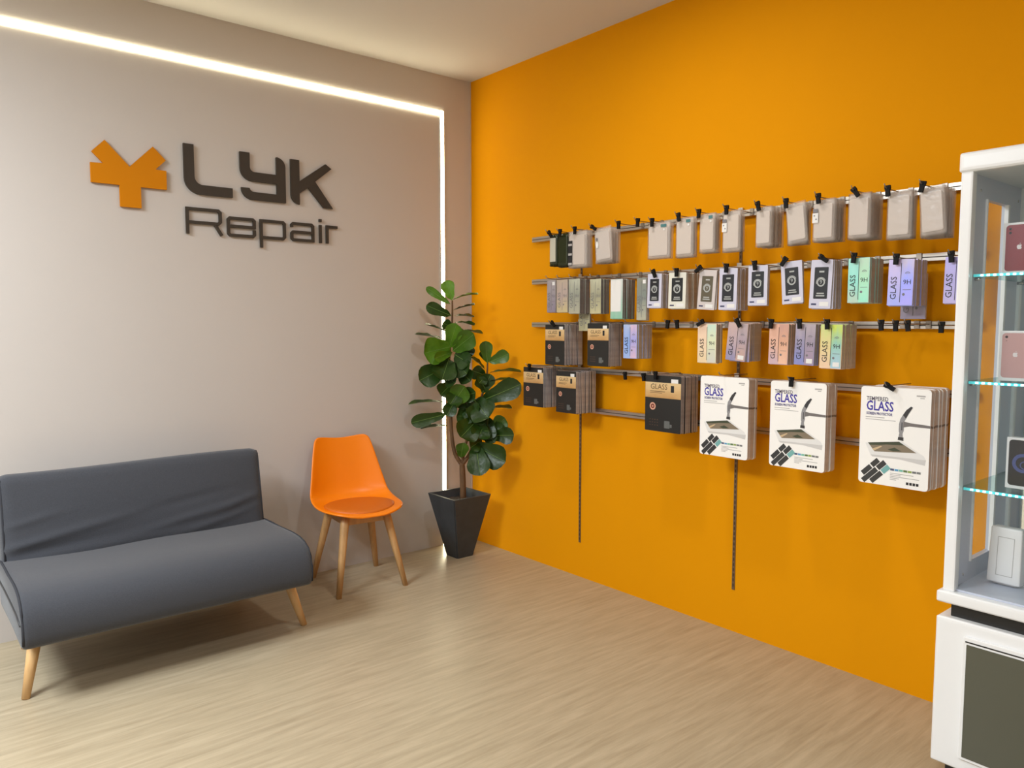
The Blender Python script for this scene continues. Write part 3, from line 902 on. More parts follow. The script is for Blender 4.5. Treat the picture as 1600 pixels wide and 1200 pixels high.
for li, (bx, by, bz, tx, ty, tz, wd, mode, shade) in enumerate(LEAVES):
    B = Vector((bx - PX, by - PY, bz))
    T = Vector((tx - PX, ty - PY, tz))
    ax = T - B
    ln = ax.length
    ax.normalize()
    if mode == 'f':
        side = ax.cross(VIEW).normalized()
    else:
        side = ax.cross(Vector((0, 0, 1))).normalized()
        if side.dot(VIEW) < 0:
            side = -side
        side = (side + Vector((0, 0, -0.12))).normalized()
    nrm = side.cross(ax).normalized()
    if (mode == 'f' and nrm.dot(VIEW) < 0) or (mode == 'e' and nrm.z < 0):
        nrm = -nrm
    rnd = random.Random(li)
    droop = rnd.uniform(0.05, 0.14)
    ph = rnd.uniform(0, 6)
    vs, fs = [], []
    NUU = 6
    for i, (s, hw) in enumerate(OUT):
        for k in range(NUU + 1):
            u = -1 + 2 * k / NUU
            wv = 0.05 * math.sin(s * 15 + ph + (2.0 if u > 0 else 0)) * abs(u) ** 2
            cup = (0.16 * abs(u) ** 1.5 - 0.03) * wd * hw
            lift = ln * droop * (math.sin(math.pi * s * 0.85)) - ln * droop * 0.5 * s
            vs.append(B + ax * (ln * s) + side * (u * hw * wd * 0.57) + nrm * (cup + lift * 0.6 + wv * wd * 0.8))
    for i in range(len(OUT) - 1):
        for k in range(NUU):
            a = i * (NUU + 1) + k
            fs.append((a, a + 1, a + NUU + 2, a + NUU + 1))
    for v in vs:
        v.x = min(v.x, -PX - 0.012)
        v.y = min(v.y, -PY - 0.014)
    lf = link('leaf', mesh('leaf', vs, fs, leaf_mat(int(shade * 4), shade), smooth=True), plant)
    mid = [vs[i * (NUU + 1) + NUU // 2] + nrm * 0.0006 for i in range(len(OUT))]
    link('midrib', tube_mesh('midrib', mid, 0.0016, vein_m, 5, r1=0.0006), lf)

# ------------------------------------------------------------------ rails on the yellow wall
alu = mat('rail_aluminium', (196, 188, 178), 0.3, metal=0.85)
alu_dark = mat('rail_slot', (70, 62, 54), 0.6)
upr = mat('upright_steel', (124, 100, 74), 0.45, metal=0.5)
upr_slot = mat('upright_slot', (62, 44, 26), 0.7)
RAILS = [(1.970, -0.655, 'topmost aluminium display rail on the yellow wall, carrying clear case pouches'),
         (1.720, -0.655, 'second aluminium display rail from the top on the yellow wall'),
         (1.465, -0.655, 'third aluminium display rail from the top on the yellow wall'),
         (1.210, -0.655, 'fourth aluminium display rail from the top, carrying the large white packs'),
         (0.988, -1.10, 'lowest aluminium display rail, left empty behind the large white packs')]
for z, ys, lab in RAILS:
    r = empty('display_rail', (0, ys, z), lab, 'rail', 'display rails on the yellow wall')
    ln = -3.10 - ys
    bm = bmesh.new()
    add_box(bm, -0.034, -0.030, ln, 0, -0.014, 0.014)
    add_box(bm, -0.030, -0.012, ln, 0, 0.010, 0.014)
    add_box(bm, -0.030, -0.012, ln, 0, -0.014, -0.010)
    link('rail_profile', bm_mesh('rail_profile', bm, alu), r)
    link('rail_groove', box_mesh('rail_groove', -0.0346, -0.0341, ln + 0.002, -0.002, -0.0025, 0.0015, alu_dark), r)
    for yy in (-1.043, -2.079):
        if yy < ys:
            link('bracket', box_mesh('bracket', -0.014, -0.0045, yy - ys - 0.012, yy - ys + 0.012, -0.03, 0.03, alu), r)
for y, lab in ((-1.043, 'slotted upright strip on yellow wall nearer the plant'), (-2.079, 'slotted upright strip on yellow wall below the large white packs')):
    u = empty('slotted_upright', (0, y, 0), lab, 'upright strip', 'slotted uprights')
    link('channel', box_mesh('channel', -0.004, -0.0003, -0.0075, 0.0075, 0.205, 1.995, upr), u)
    link('slots', boxes_mesh('slots', [(-0.0046, -0.0041, -0.0028, 0.0028, 0.22 + i * 0.025, 0.235 + i * 0.025) for i in range(71)], upr_slot), u)

# ------------------------------------------------------------------ hooks
wire_m = mat('hook_chrome', (150, 140, 130), 0.3, metal=0.9)
clip_m = mat('stopper_black', (14, 13, 13), 0.6, spec=0.2)
wire_me = {}
clip_me = None


def hook(y, z, zr, label, length=0.215, clip_rot=0.0, group='wire display hooks'):
    """z = height of the prong, zr = height of the rail; the prong runs out from the rail along -X."""
    global clip_me
    k = (round(z - zr, 3), round(length, 3))
    root = empty('display_hook', (0, y, zr), label, 'hook', group)
    if k not in wire_me:
        dz = z - zr
        wire_me[k] = tube_mesh('wire', [(-0.036, 0, dz), (-0.06, 0, dz + 0.001), (-length, 0, dz + 0.002), (-length - 0.030, 0, dz + 0.006), (-length - 0.040, 0, dz + 0.018)], 0.0022, wire_m, 6)
    link('wire', wire_me[k], root)
    if 'bracket' not in wire_me:
        wire_me['bracket'] = box_mesh('bracket', -0.0385, -0.0348, -0.010, 0.010, -0.013, 0.017, wire_m, 0.001, 1)
    link('bracket', wire_me['bracket'], root)
    if clip_rot is not None:
        if clip_me is None:
            bm = bmesh.new()
            prof_ = [(-0.010, 0.013), (0.010, 0.013), (0.0105, 0.003), (0.0075, -0.006), (0.0075, -0.027), (-0.0075, -0.027), (-0.0075, -0.006), (-0.0105, 0.003)]
            a = [bm.verts.new((-0.005, p, q)) for p, q in prof_]
            c = [bm.verts.new((0.005, p, q)) for p, q in prof_]
            bm.faces.new(a)
            bm.faces.new(c[::-1])
            for i in range(8):
                bm.faces.new((a[i], c[i], c[(i + 1) % 8], a[(i + 1) % 8]))
            clip_me = bm_mesh('stopper', bm, clip_m)
        c = link('stopper', clip_me, root)
        c.location = (-length - 0.012, 0, z - zr + 0.002)
        c.rotation_euler = (math.radians(-clip_rot), 0, 0)
        c['label'] = 'black clip stopper'
    return root


# ------------------------------------------------------------------ packages
side_grey = mat('sleeve_edge', (180, 172, 164), 0.3, spec=0.6, noise=(60, 0.12))
side_dark = mat('sleeve_edge_dark', (112, 114, 118), 0.3, spec=0.6, noise=(60, 0.12))
ink = mat('ink_black', (26, 26, 30), 0.45)
ink_soft = mat('ink_grey', (120, 118, 122), 0.5)
ink_pale = mat('ink_pale', (176, 172, 170), 0.5)
ink_white = mat('ink_white', (232, 230, 228), 0.4)
ink_blue = mat('ink_violet_blue', (58, 44, 158), 0.45)
film = clear_mat('frosted_film', (232, 222, 214), 0.30, 0.2, bump=(35, 0.5))
film_dark = clear_mat('dark_green_film', (44, 50, 26), 0.85, 0.2, bump=(35, 0.4))
case_w = mat('case_white', (210, 197, 187), 0.35)
case_g = mat('case_grey', (206, 196, 190), 0.35)
case_olive = mat('case_olive', (70, 72, 44), 0.4)
case_pale = mat('case_pale', (196, 192, 176), 0.35)
teal_lab = mat('teal_label', (70, 120, 122), 0.4)
CACHE = {}


def cached(key, fn):
    if key not in CACHE:
        CACHE[key] = fn()
    return CACHE[key]


def pouch_parts(w, h, var):
    w, h = round(w, 3), round(h, 3)
    dark = var in ('dark', 'dark2')
    t = 0.0095

    def bag():
        bm = bmesh.new()
        NU_, NV = 10, 14
        grid = {}
        for s in (0, 1):
            for i in range(NU_ + 1):
                for j in range(NV + 1):
                    u, v = i / NU_, j / NV
                    edge = min(u, 1 - u, v * 1.6, (1 - v) * 1.1)
                    bul = min(1, edge / 0.07)
                    bul = math.sqrt(max(0, bul * (2 - bul)))
                    d = 0.0008 + (t / 2 - 0.0008) * bul
                    if edge <= 0 and s == 1:
                        grid[s, i, j] = grid[0, i, j]
                        continue
                    x = t / 2 + (d if s else -d) if edge > 0 else t / 2
                    grid[s, i, j] = bm.verts.new((x, (0.5 - u) * w, -h * (1 - v)))
            for i in range(NU_):
                for j in range(NV):
                    q = [grid[s, i, j], grid[s, i + 1, j], grid[s, i + 1, j + 1], grid[s, i, j + 1]]
                    try:
                        bm.faces.new(q if s == 0 else q[::-1])
                    except ValueError:
                        pass
        return bm_mesh('bag', bm, film_dark if dark else film, smooth=True)
    cm = {'dark': case_pale, 'dark2': case_olive, 'grey': case_g}.get(var, case_w)

    def case():
        bm = bmesh.new()
        out = rrect(-w * 0.43, w * 0.36, -h * 0.91, -h * 0.12, 0.006)
        n = len(out)
        a = [bm.verts.new((0.0020, -u, v)) for u, v in out]
        c = [bm.verts.new((t - 0.002, -u, v)) for u, v in out]
        bm.faces.new(a)
        bm.faces.new(c[::-1])
        for i in range(n):
            bm.faces.new((a[i], c[i], c[(i + 1) % n], a[(i + 1) % n]))
        return bm_mesh('case', bm, cm)
    return [('bag', cached(('bag', w, h, dark), bag)), ('case', cached(('case', w, h, cm.name), case))]


def pouch_front(w, h, var, root):
    if var == 'teal':
        link('header_label', polys_mesh('header_label', [rect(w * 0.10, w * 0.34, -0.026, -0.012)], teal_lab, -0.0016), root)
        link('sticker', polys_mesh('sticker', [disc(w * 0.24, -0.037, 0.005, 10)], ink_white, -0.0016), root)
    if var == 'tag':
        tg = link('price_tag', polys_mesh('price_tag', [rect(-w * 0.48, -w * 0.22, -0.092, -0.054)], ink_white, -0.0024), root)
        link('tag_print', polys_mesh('tag_print', [rect(-w * 0.46, -w * 0.24, -0.052, -0.038), disc(-w * 0.39, -0.064, 0.0032, 8), disc(-w * 0.31, -0.078, 0.0032, 8)], ink_soft, -0.0030), tg)
    if var == 'grey':
        tg = link('price_tag', polys_mesh('price_tag', [disc(-w * 0.32, -0.086, 0.017, 14, 0.55)], ink_white, -0.0024), root)
        link('tag_print', polys_mesh('tag_print', [disc(-w * 0.32, -0.058, 0.009, 10, 0.8)], ink_soft, -0.0030), tg)
    if var == 'white':
        link('printed_band', polys_mesh('printed_band', [rect(-w * 0.47, -w * 0.24, -h * 0.93, -h * 0.26)], ink, -0.0016), root)
        link('print_blocks', polys_mesh('print_blocks', [rect(-w * 0.45, -w * 0.26, -h * (0.40 + 0.13 * i), -h * (0.34 + 0.13 * i)) for i in (0, 2, 4)], ink_pale, -0.0022), root)
    if var == 'dark':
        link('case_window', polys_mesh('case_window', [rect(-w * 0.38, w * 0.30, -h * 0.86, -h * 0.12)], case_pale, -0.0014), root)
    link('hang_hole', polys_mesh('hang_hole', [disc(0, -0.008, 0.003, 10)], ink_pale, -0.0010), root)


HOLO = {  # painted foil sheen: left stops, right stops (bottom to top)
    'lilacgrey': ([(150, 140, 160), (168, 160, 168), (176, 168, 172)],) * 2,
    'pinkgold': ([(214, 198, 150), (196, 176, 170), (200, 184, 166)],) * 2,
    'sage': ([(190, 188, 168), (160, 164, 150), (200, 204, 186)],) * 2,
    'sagegold': ([(206, 200, 160), (170, 168, 142), (206, 206, 180)],) * 2,
    'whitemint': ([(150, 205, 180), (196, 214, 206), (226, 230, 226)],) * 2,
    'greysage': ([(190, 188, 166), (136, 146, 140), (150, 152, 140)],) * 2,
    'mint': ([(184, 208, 190), (150, 222, 208), (170, 226, 212)], [(160, 232, 206), (176, 224, 190), (186, 214, 190)]),
    'lilac': ([(168, 176, 244), (186, 180, 232), (206, 190, 226)], [(176, 170, 250), (160, 168, 250), (196, 186, 214)]),
    'lilac2': ([(186, 176, 220), (172, 164, 214), (178, 168, 220)],) * 2,
    'blue': ([(170, 196, 250), (150, 184, 250), (190, 206, 246)], [(226, 196, 224), (176, 176, 240), (226, 200, 226)]),
    'goldwhite': ([(240, 216, 176), (244, 216, 184), (248, 214, 190)], [(216, 214, 204), (226, 232, 196), (206, 232, 214)]),
    'lilacpink': ([(150, 146, 182), (190, 168, 176), (206, 178, 172)], [(206, 170, 156), (176, 158, 170), (190, 172, 172)]),
    'peach': ([(206, 178, 190), (226, 178, 156), (232, 182, 158)], [(240, 194, 168), (220, 168, 140), (206, 160, 146)]),
    'lilacgrey2': ([(140, 146, 206), (150, 144, 176), (190, 176, 186)], [(170, 148, 172), (160, 148, 166), (182, 168, 176)]),
    'greengold': ([(240, 206, 176), (226, 206, 150), (206, 222, 140)], [(176, 206, 226), (150, 200, 180), (206, 222, 96)]),
}


def holo_body(w, h, var, front):
    key = ('holo', round(w, 3), round(h, 3), var)
    return cached(key, lambda: slab_mesh('box', round(w, 3), round(h, 3), 0.0101, 0.002, foil_mat('foil_%s_left' % var, HOLO[var][0]), side_dark if var in ('sage', 'sagegold', 'whitemint') else side_grey))


def holo_front(w, h, var, root):
    link('foil_panel', polys_mesh('foil_panel', [rect(0.0015, w / 2 - 0.002, -h + 0.002, -0.002)], foil_mat('foil_%s_right' % var, HOLO[var][1]), -0.0004), root)
    if var == 'whitemint':
        link('white_label', polys_mesh('white_label', [rect(-w / 2 + 0.003, w / 2 - 0.012, -h * 0.82, -0.006)], ink_white, -0.0008), root)
        return
    small = var in ('lilacgrey', 'pinkgold', 'sage', 'sagegold', 'greysage')
    im = ink_soft if small else ink
    link('divider_line', polys_mesh('divider_line', [rect(-0.0008, 0.0012, -h * 0.93, -h * 0.08)], im, -0.0008), root)
    u0 = -w * 0.26
    link('lettering', cached(('glass_v', var in ('x',), im.name, round(h, 2)), lambda: text_mesh('lettering', 'GLASS', 0.030, im, lambda x, y: (-0.0009, -(-y), x))), root).location = (0, -u0, -h * 0.62)
    link('lettering', cached(('9h', im.name), lambda: text_mesh('lettering', '9H', 0.024, im, lambda x, y: (-0.0009, -x, y))), root).location = (0, -w * 0.26, -h * 0.50)
    link('printed_icon', polys_mesh('printed_icon', ring_polys(w * 0.26, -h * 0.33, 0.008, 0.010, 8, 20, 160) + ring_polys(w * 0.26, -h * 0.33, 0.004, 0.0055, 6, 20, 160)
                                    + [rect(w * 0.10, w * 0.42, -h * 0.665, -h * 0.655), disc(w * 0.14, -h * 0.76, 0.005, 8)], ink_soft, -0.0009), root)
    if var in ('lilacgrey2', 'lilacpink', 'greengold', 'lilacgrey', 'greysage'):
        z0 = -0.028 if var in ('lilacgrey', 'greysage') else -h + 0.008
        link('price_sticker', polys_mesh('price_sticker', [rect(w * 0.12, w * 0.42, z0, z0 + 0.018)], ink_white, -0.0012), root)


SCREEN = {'lav': ((206, 204, 222), (24, 26, 34)), 'white': ((224, 222, 210), (22, 26, 28)), 'olive': ((208, 198, 196), (92, 84, 66))}


def screen_body(w, h, var, front):
    return cached(('screen', round(w, 3), round(h, 3), var), lambda: slab_mesh('card', round(w, 3), round(h, 3), 0.0075, 0.004, mat('card_%s' % var, SCREEN[var][0], 0.35), side_grey))


def screen_front(w, h, var, root):
    pm = mat('panel_%s' % var, SCREEN[var][1], 0.3)
    pn = link('printed_panel', polys_mesh('printed_panel', [rrect(-w * 0.32, w * 0.32, -h * 0.80, -h * 0.15, 0.003)], pm, -0.0004), root)
    em = mat('emblem_silver', (176, 178, 176), 0.4)
    cz = -h * 0.46
    link('emblem', polys_mesh('emblem', ring_polys(0, cz, w * 0.13, w * 0.19, 18) + ring_polys(0, cz, w * 0.20, w * 0.225, 10, 20, 200), em, -0.0008), pn)
    link('lettering', cached(('9', em.name), lambda: text_mesh('lettering', '9', 0.022, em, lambda x, y: (-0.0009, -x, y))), pn).location = (0, 0, cz)
    link('print_lines', polys_mesh('print_lines', [rect(-w * 0.10, w * 0.13, -h * 0.26, -h * 0.225), rect(-w * 0.17, w * 0.17, -h * 0.70, -h * 0.675), rect(-w * 0.20, w * 0.20, -h * 0.75, -h * 0.725)], em, -0.0008), pn)
    link('print_mark', polys_mesh('print_mark', [rect(-w * 0.40, -w * 0.16, -h * 0.93, -h * 0.895)], mat('ink_navy', (40, 44, 88), 0.4), -0.0004), root)
    link('sticker', polys_mesh('sticker', [rect(-w * 0.02, w * 0.40, -h * 0.95, -h * 0.86)], ink_white, -0.0004), root)


gold_foil = foil_mat('gold_foil', [(206, 158, 100), (232, 196, 140), (236, 206, 156)], metal=0.35, rough=0.35)
gold_black = mat('box_black', (30, 29, 27), 0.42)


def gold_body(w, h, var, front):
    return cached(('gold', round(w, 3), round(h, 3), var), lambda: slab_mesh('box', round(w, 3), round(h, 3), 0.0096, 0.005, gold_black, mat('clear_sleeve_edge', (172, 168, 172), 0.25, spec=0.6, noise=(60, 0.15))))


def gold_front(w, h, var, root):
    band = link('gold_band', polys_mesh('gold_band', [rect(-w / 2 + 0.001, w / 2 - 0.001, -h * 0.40, -h * 0.125)], gold_foil, -0.0004), root)
    brown = mat('ink_brown', (96, 70, 44), 0.5)
    link('lettering', cached(('goldglass', round(w, 2)), lambda: text_mesh('lettering', 'GLASS', w * 0.17, brown, lambda x, y: (-0.0008, -x, y))), band).location = (0, w * 0.11, -h * 0.205)
    link('print_lines', polys_mesh('print_lines', [rect(-w * 0.36, w * 0.06, -h * 0.290, -h * 0.280), rect(-w * 0.36, -w * 0.02, -h * 0.315, -h * 0.307)], brown, -0.0008), band)
    link('phone_picture', polys_mesh('phone_picture', [rrect(w * 0.22, w * 0.31, -h * 0.29, -h * 0.17, 0.002)], ink, -0.0008), band)
    link('hang_tab', polys_mesh('hang_tab', [rect(w * 0.23, w * 0.42, -h * 0.125, -h * 0.055)], ink_white, -0.0010), root)
    em = mat('emblem_rose', (214, 160, 136), 0.4)
    cu, cv = -w * 0.28, -h * 0.555
    r = w * 0.085
    link('emblem', polys_mesh('emblem', ring_polys(cu, cv, r * 0.62, r, 18) + [disc(cu, cv, r * 0.28, 6)], em, -0.0005), root)
    link('emblem_core', polys_mesh('emblem_core', [disc(cu, cv, r * 0.6, 14)], mat('emblem_red', (116, 44, 30), 0.45), -0.0004), root)
    link('print_marks', polys_mesh('print_marks', [rect(cu + a * w * 0.07 - 0.003, cu + a * w * 0.07 + 0.003, -h * (0.80 + 0.05 * b_), -h * (0.785 + 0.05 * b_)) for a in (-1, 0, 1, 2) for b_ in (0, 1, 2)], mat('ink_umber', (92, 66, 50), 0.5), -0.0004), root)
    gi = mat('icon_grey', (98, 100, 98), 0.45)
    link('printed_icon', polys_mesh('printed_icon', [rrect(w * 0.05, w * 0.20, -h * 0.93, -h * 0.80, 0.003), rrect(w * 0.205, w * 0.26, -h * 0.91, -h * 0.855, 0.002)], gi, -0.0004), root)


temp_white = mat('pack_white', (250, 247, 243), 0.32)


def temp_body(w, h, var, front):
    return cached(('temp', round(w, 3), round(h, 3)), lambda: slab_mesh('pack', round(w, 3), round(h, 3), 0.0131, 0.012, temp_white, mat('pack_edge', (206, 194, 186), 0.35, noise=(50, 0.1))))


def rot(pts, ang, cu, cv):
    c, s = math.cos(math.radians(ang)), math.sin(math.radians(ang))
    return [(cu + u * c - v * s, cv + u * s + v * c) for u, v in pts]


def temp_front(w, h, var, root):
    # u from -w/2..w/2, v from 0 (top) to -h; layout as fractions (fx from left, fy from top)
    def q(fx, fy):
        return (-w / 2 + fx * w, -fy * h)
    def T_(s, size, m, fx, fy, xs, bold):
        o = link('lettering', cached((s, size, m.name), lambda: text_mesh('lettering', s, size, m, lambda x, y: (-0.0006, -x, y), bold, xs)), root)
        o.location = (0, -q(fx, fy)[0], q(fx, fy)[1])
    T_('TEMPERED', 0.022, mat('ink_plum', (84, 74, 92), 0.45), 0.245, 0.125, 0.78, 0.0003)
    T_('GLASS', 0.050, ink_blue, 0.285, 0.200, 0.72, 0.0009)
    T_('SCREEN PROTECTOR', 0.0135, mat('ink_indigo', (62, 54, 120), 0.45), 0.28, 0.276, 0.74, 0.0004)
    link('print_lines', polys_mesh('print_lines', [[q(0.08, 0.316), q(0.36, 0.316), q(0.36, 0.309), q(0.08, 0.309)], [q(0.08, 0.338), q(0.52, 0.338), q(0.52, 0.332), q(0.08, 0.332)],
                                                   [q(0.80, 0.075), q(0.92, 0.075), q(0.92, 0.060), q(0.80, 0.060)], [q(0.85, 0.092), q(0.91, 0.092), q(0.91, 0.085), q(0.85, 0.085)]], ink_pale, -0.0004), root)
    # hammer picture
    steel = mat('print_steel', (146, 144, 146), 0.4)
    dark = mat('print_dark', (52, 50, 52), 0.4)
    link('hammer_picture', polys_mesh('hammer_picture', [
        [q(0.57, 0.430), q(0.57, 0.360), q(0.585, 0.310), q(0.62, 0.265), q(0.665, 0.300), q(0.640, 0.335), q(0.640, 0.420), q(0.625, 0.455), q(0.58, 0.455)],
        [q(0.575, 0.455), q(0.625, 0.455), q(0.630, 0.490), q(0.570, 0.490)]], steel, -0.0005), root)
    link('hammer_picture', polys_mesh('hammer_picture', [
        [q(0.62, 0.265), q(0.665, 0.215), q(0.73, 0.175), q(0.755, 0.185), q(0.70, 0.250), q(0.665, 0.300)],
        [q(0.565, 0.490), q(0.640, 0.490), q(0.640, 0.525), q(0.560, 0.520)],
        [q(0.605, 0.34), q(0.618, 0.34), q(0.618, 0.42), q(0.605, 0.42)]], dark, -0.0007), root)
    link('handle_picture', polys_mesh('handle_picture', [[q(0.63, 0.328), q(0.72, 0.340), q(0.998, 0.350), q(0.998, 0.376), q(0.72, 0.374), q(0.63, 0.390)]], mat('print_handle', (116, 110, 108), 0.4), -0.0006), root)
    # tablet picture
    link('tablet_picture', polys_mesh('tablet_picture', [[q(0.09, 0.585), q(0.62, 0.530), q(0.93, 0.655), q(0.96, 0.690), q(0.17, 0.700)]], ink_white, -0.0004), root)
    link('tablet_edge', polys_mesh('tablet_edge', [[q(0.17, 0.700), q(0.96, 0.690), q(0.95, 0.745), q(0.60, 0.715), q(0.20, 0.720)]], mat('print_mist', (208, 205, 203), 0.4), -0.0004), root)
    link('tablet_screen', polys_mesh('tablet_screen', [[q(0.13, 0.580), q(0.58, 0.537), q(0.83, 0.632), q(0.23, 0.665)]], mat('print_umber', (132, 118, 98), 0.4), -0.0006), root)
    link('tablet_landscape', polys_mesh('tablet_landscape', [[q(0.13, 0.580), q(0.58, 0.537), q(0.66, 0.568), q(0.40, 0.580), q(0.30, 0.592), q(0.155, 0.602)], [q(0.42, 0.628), q(0.52, 0.602), q(0.62, 0.632), q(0.50, 0.642)]],
                                                            mat('print_forest', (64, 70, 50), 0.4), -0.0008), root)
    link('tablet_landscape', polys_mesh('tablet_landscape', [[q(0.19, 0.640), q(0.32, 0.600), q(0.34, 0.606), q(0.23, 0.655)]], mat('print_sand', (206, 178, 140), 0.4), -0.0008), root)
    # diagonal block cluster
    cu, cv = q(0.24, 0.865)
    bl, tl = [], []
    for i, (a, b_, ww) in enumerate([(-0.024, 0.021, 0.050), (-0.028, 0.0, 0.078), (0.020, 0.021, 0.040), (0.032, 0.0, 0.044), (-0.014, -0.021, 0.060), (0.034, -0.021, 0.040)]):
        r_ = rot([(a - ww / 2 + 0.006, b_ - 0.0092), (a + ww / 2 - 0.0, b_ - 0.0092), (a + ww / 2 - 0.0, b_ + 0.0098), (a - ww / 2 + 0.006, b_ + 0.0098)], 45, cu, cv)
        (tl if i == 5 else bl).append(r_)
    link('printed_blocks', polys_mesh('printed_blocks', bl, mat('print_ink_block', (54, 54, 54), 0.4), -0.0005), root)
    link('printed_blocks', polys_mesh('printed_blocks', tl, mat('print_teal', (120, 176, 174), 0.4), -0.0006), root)
    for i, c in enumerate([(70, 84, 120), (96, 160, 200), (120, 190, 170), (90, 120, 70), (150, 170, 90), (110, 112, 112), (120, 120, 120)]):
        f0 = 0.47 + i * 0.062
        link('colour_dot', polys_mesh('colour_dot', [[q(f0, 0.838), q(f0 + 0.055, 0.838), q(f0 + 0.055, 0.817), q(f0, 0.817)]], mat('print_dot_%d' % i, c, 0.4), -0.0005), root)
    link('print_lines', polys_mesh('print_lines', [[q(0.47, y_), q(x_, y_), q(x_, y_ - 0.006), q(0.47, y_ - 0.006)] for y_, x_ in ((0.868, 0.80), (0.884, 0.62), (0.900, 0.88), (0.916, 0.60), (0.932, 0.56))], ink_pale, -0.0004), root)
    link('print_mark', polys_mesh('print_mark', [[q(0.70 + i * 0.046, 0.962), q(0.70 + i * 0.046 + 0.036, 0.962), q(0.70 + i * 0.046 + 0.036, 0.935), q(0.70 + i * 0.046, 0.935)] for i in range(4)], ink, -0.0005), root)


def ordinal(i):
    return ['first', 'second', 'third', 'fourth', 'fifth', 'sixth', 'seventh', 'eighth', 'ninth', 'tenth', 'eleventh', 'twelfth', 'thirteenth', 'fourteenth', 'fifteenth', 'sixteenth'][i]


RAIL_Z = {'a': 1.970, 'b': 1.720, 'c': 1.465, 'd': 1.210}
RAIL_NAME = {'a': 'top rail', 'b': 'second rail', 'c': 'third rail', 'd': 'fourth rail'}
SPEC = {
    'pouch': ('case_pouch', 'pouch', 0.0098, None, pouch_front),
    'holo': ('screen_protector_box', 'box', 0.0104, holo_body, holo_front),
    'screen': ('screen_protector_card', 'card', 0.0078, screen_body, screen_front),
    'gold': ('glass_box', 'box', 0.0100, gold_body, gold_front),
    'tempered': ('tempered_glass_pack', 'pack', 0.0135, temp_body, temp_front),
}
LOOK = {
    ('pouch', 'dark'): 'dark green pouch with pale card', ('pouch', 'dark2'): 'dark olive green case pouch', ('pouch', 'white'): 'clear pouch with black printed band',
    ('pouch', 'grey'): 'tilted grey pouch with oval sticker', ('pouch', 'teal'): 'frosted case pouch with teal header', ('pouch', 'tag'): 'frosted case pouch with white tag', ('pouch', 'plain'): 'plain frosted case pouch',
    ('screen', 'lav'): 'pale lavender card with black panel', ('screen', 'white'): 'off-white card with black panel', ('screen', 'olive'): 'tilted card with olive brown panel',
    ('gold', 'std'): 'small black box with gold band', ('gold', 'big'): 'large black box with gold band', ('tempered', 'w'): 'large white tempered glass pack',
    ('holo', 'lilacgrey'): 'lilac grey foil box', ('holo', 'pinkgold'): 'pink gold foil box', ('holo', 'sage'): 'sage grey foil box', ('holo', 'sagegold'): 'sage gold foil box', ('holo', 'whitemint'): 'foil box with white label',
    ('holo', 'greysage'): 'grey green foil box', ('holo', 'mint'): 'mint green foil box', ('holo', 'lilac'): 'bright lilac foil box', ('holo', 'lilac2'): 'lilac foil box', ('holo', 'blue'): 'light blue foil box',
    ('holo', 'goldwhite'): 'cream gold foil box', ('holo', 'lilacpink'): 'tilted lilac pink foil box', ('holo', 'peach'): 'peach foil box', ('holo', 'lilacgrey2'): 'lilac grey foil box', ('holo', 'greengold'): 'yellow green foil box',
}


def rear_look(kind, var):
    if kind == 'pouch':
        return 'dark green pouch' if var.startswith('dark') else 'frosted case pouch'
    if kind == 'gold':
        return 'large black box' if var == 'big' else 'small black box'
    return {'holo': 'grey-edged foil box', 'screen': 'grey-edged card', 'tempered': 'white tempered glass pack'}[kind]


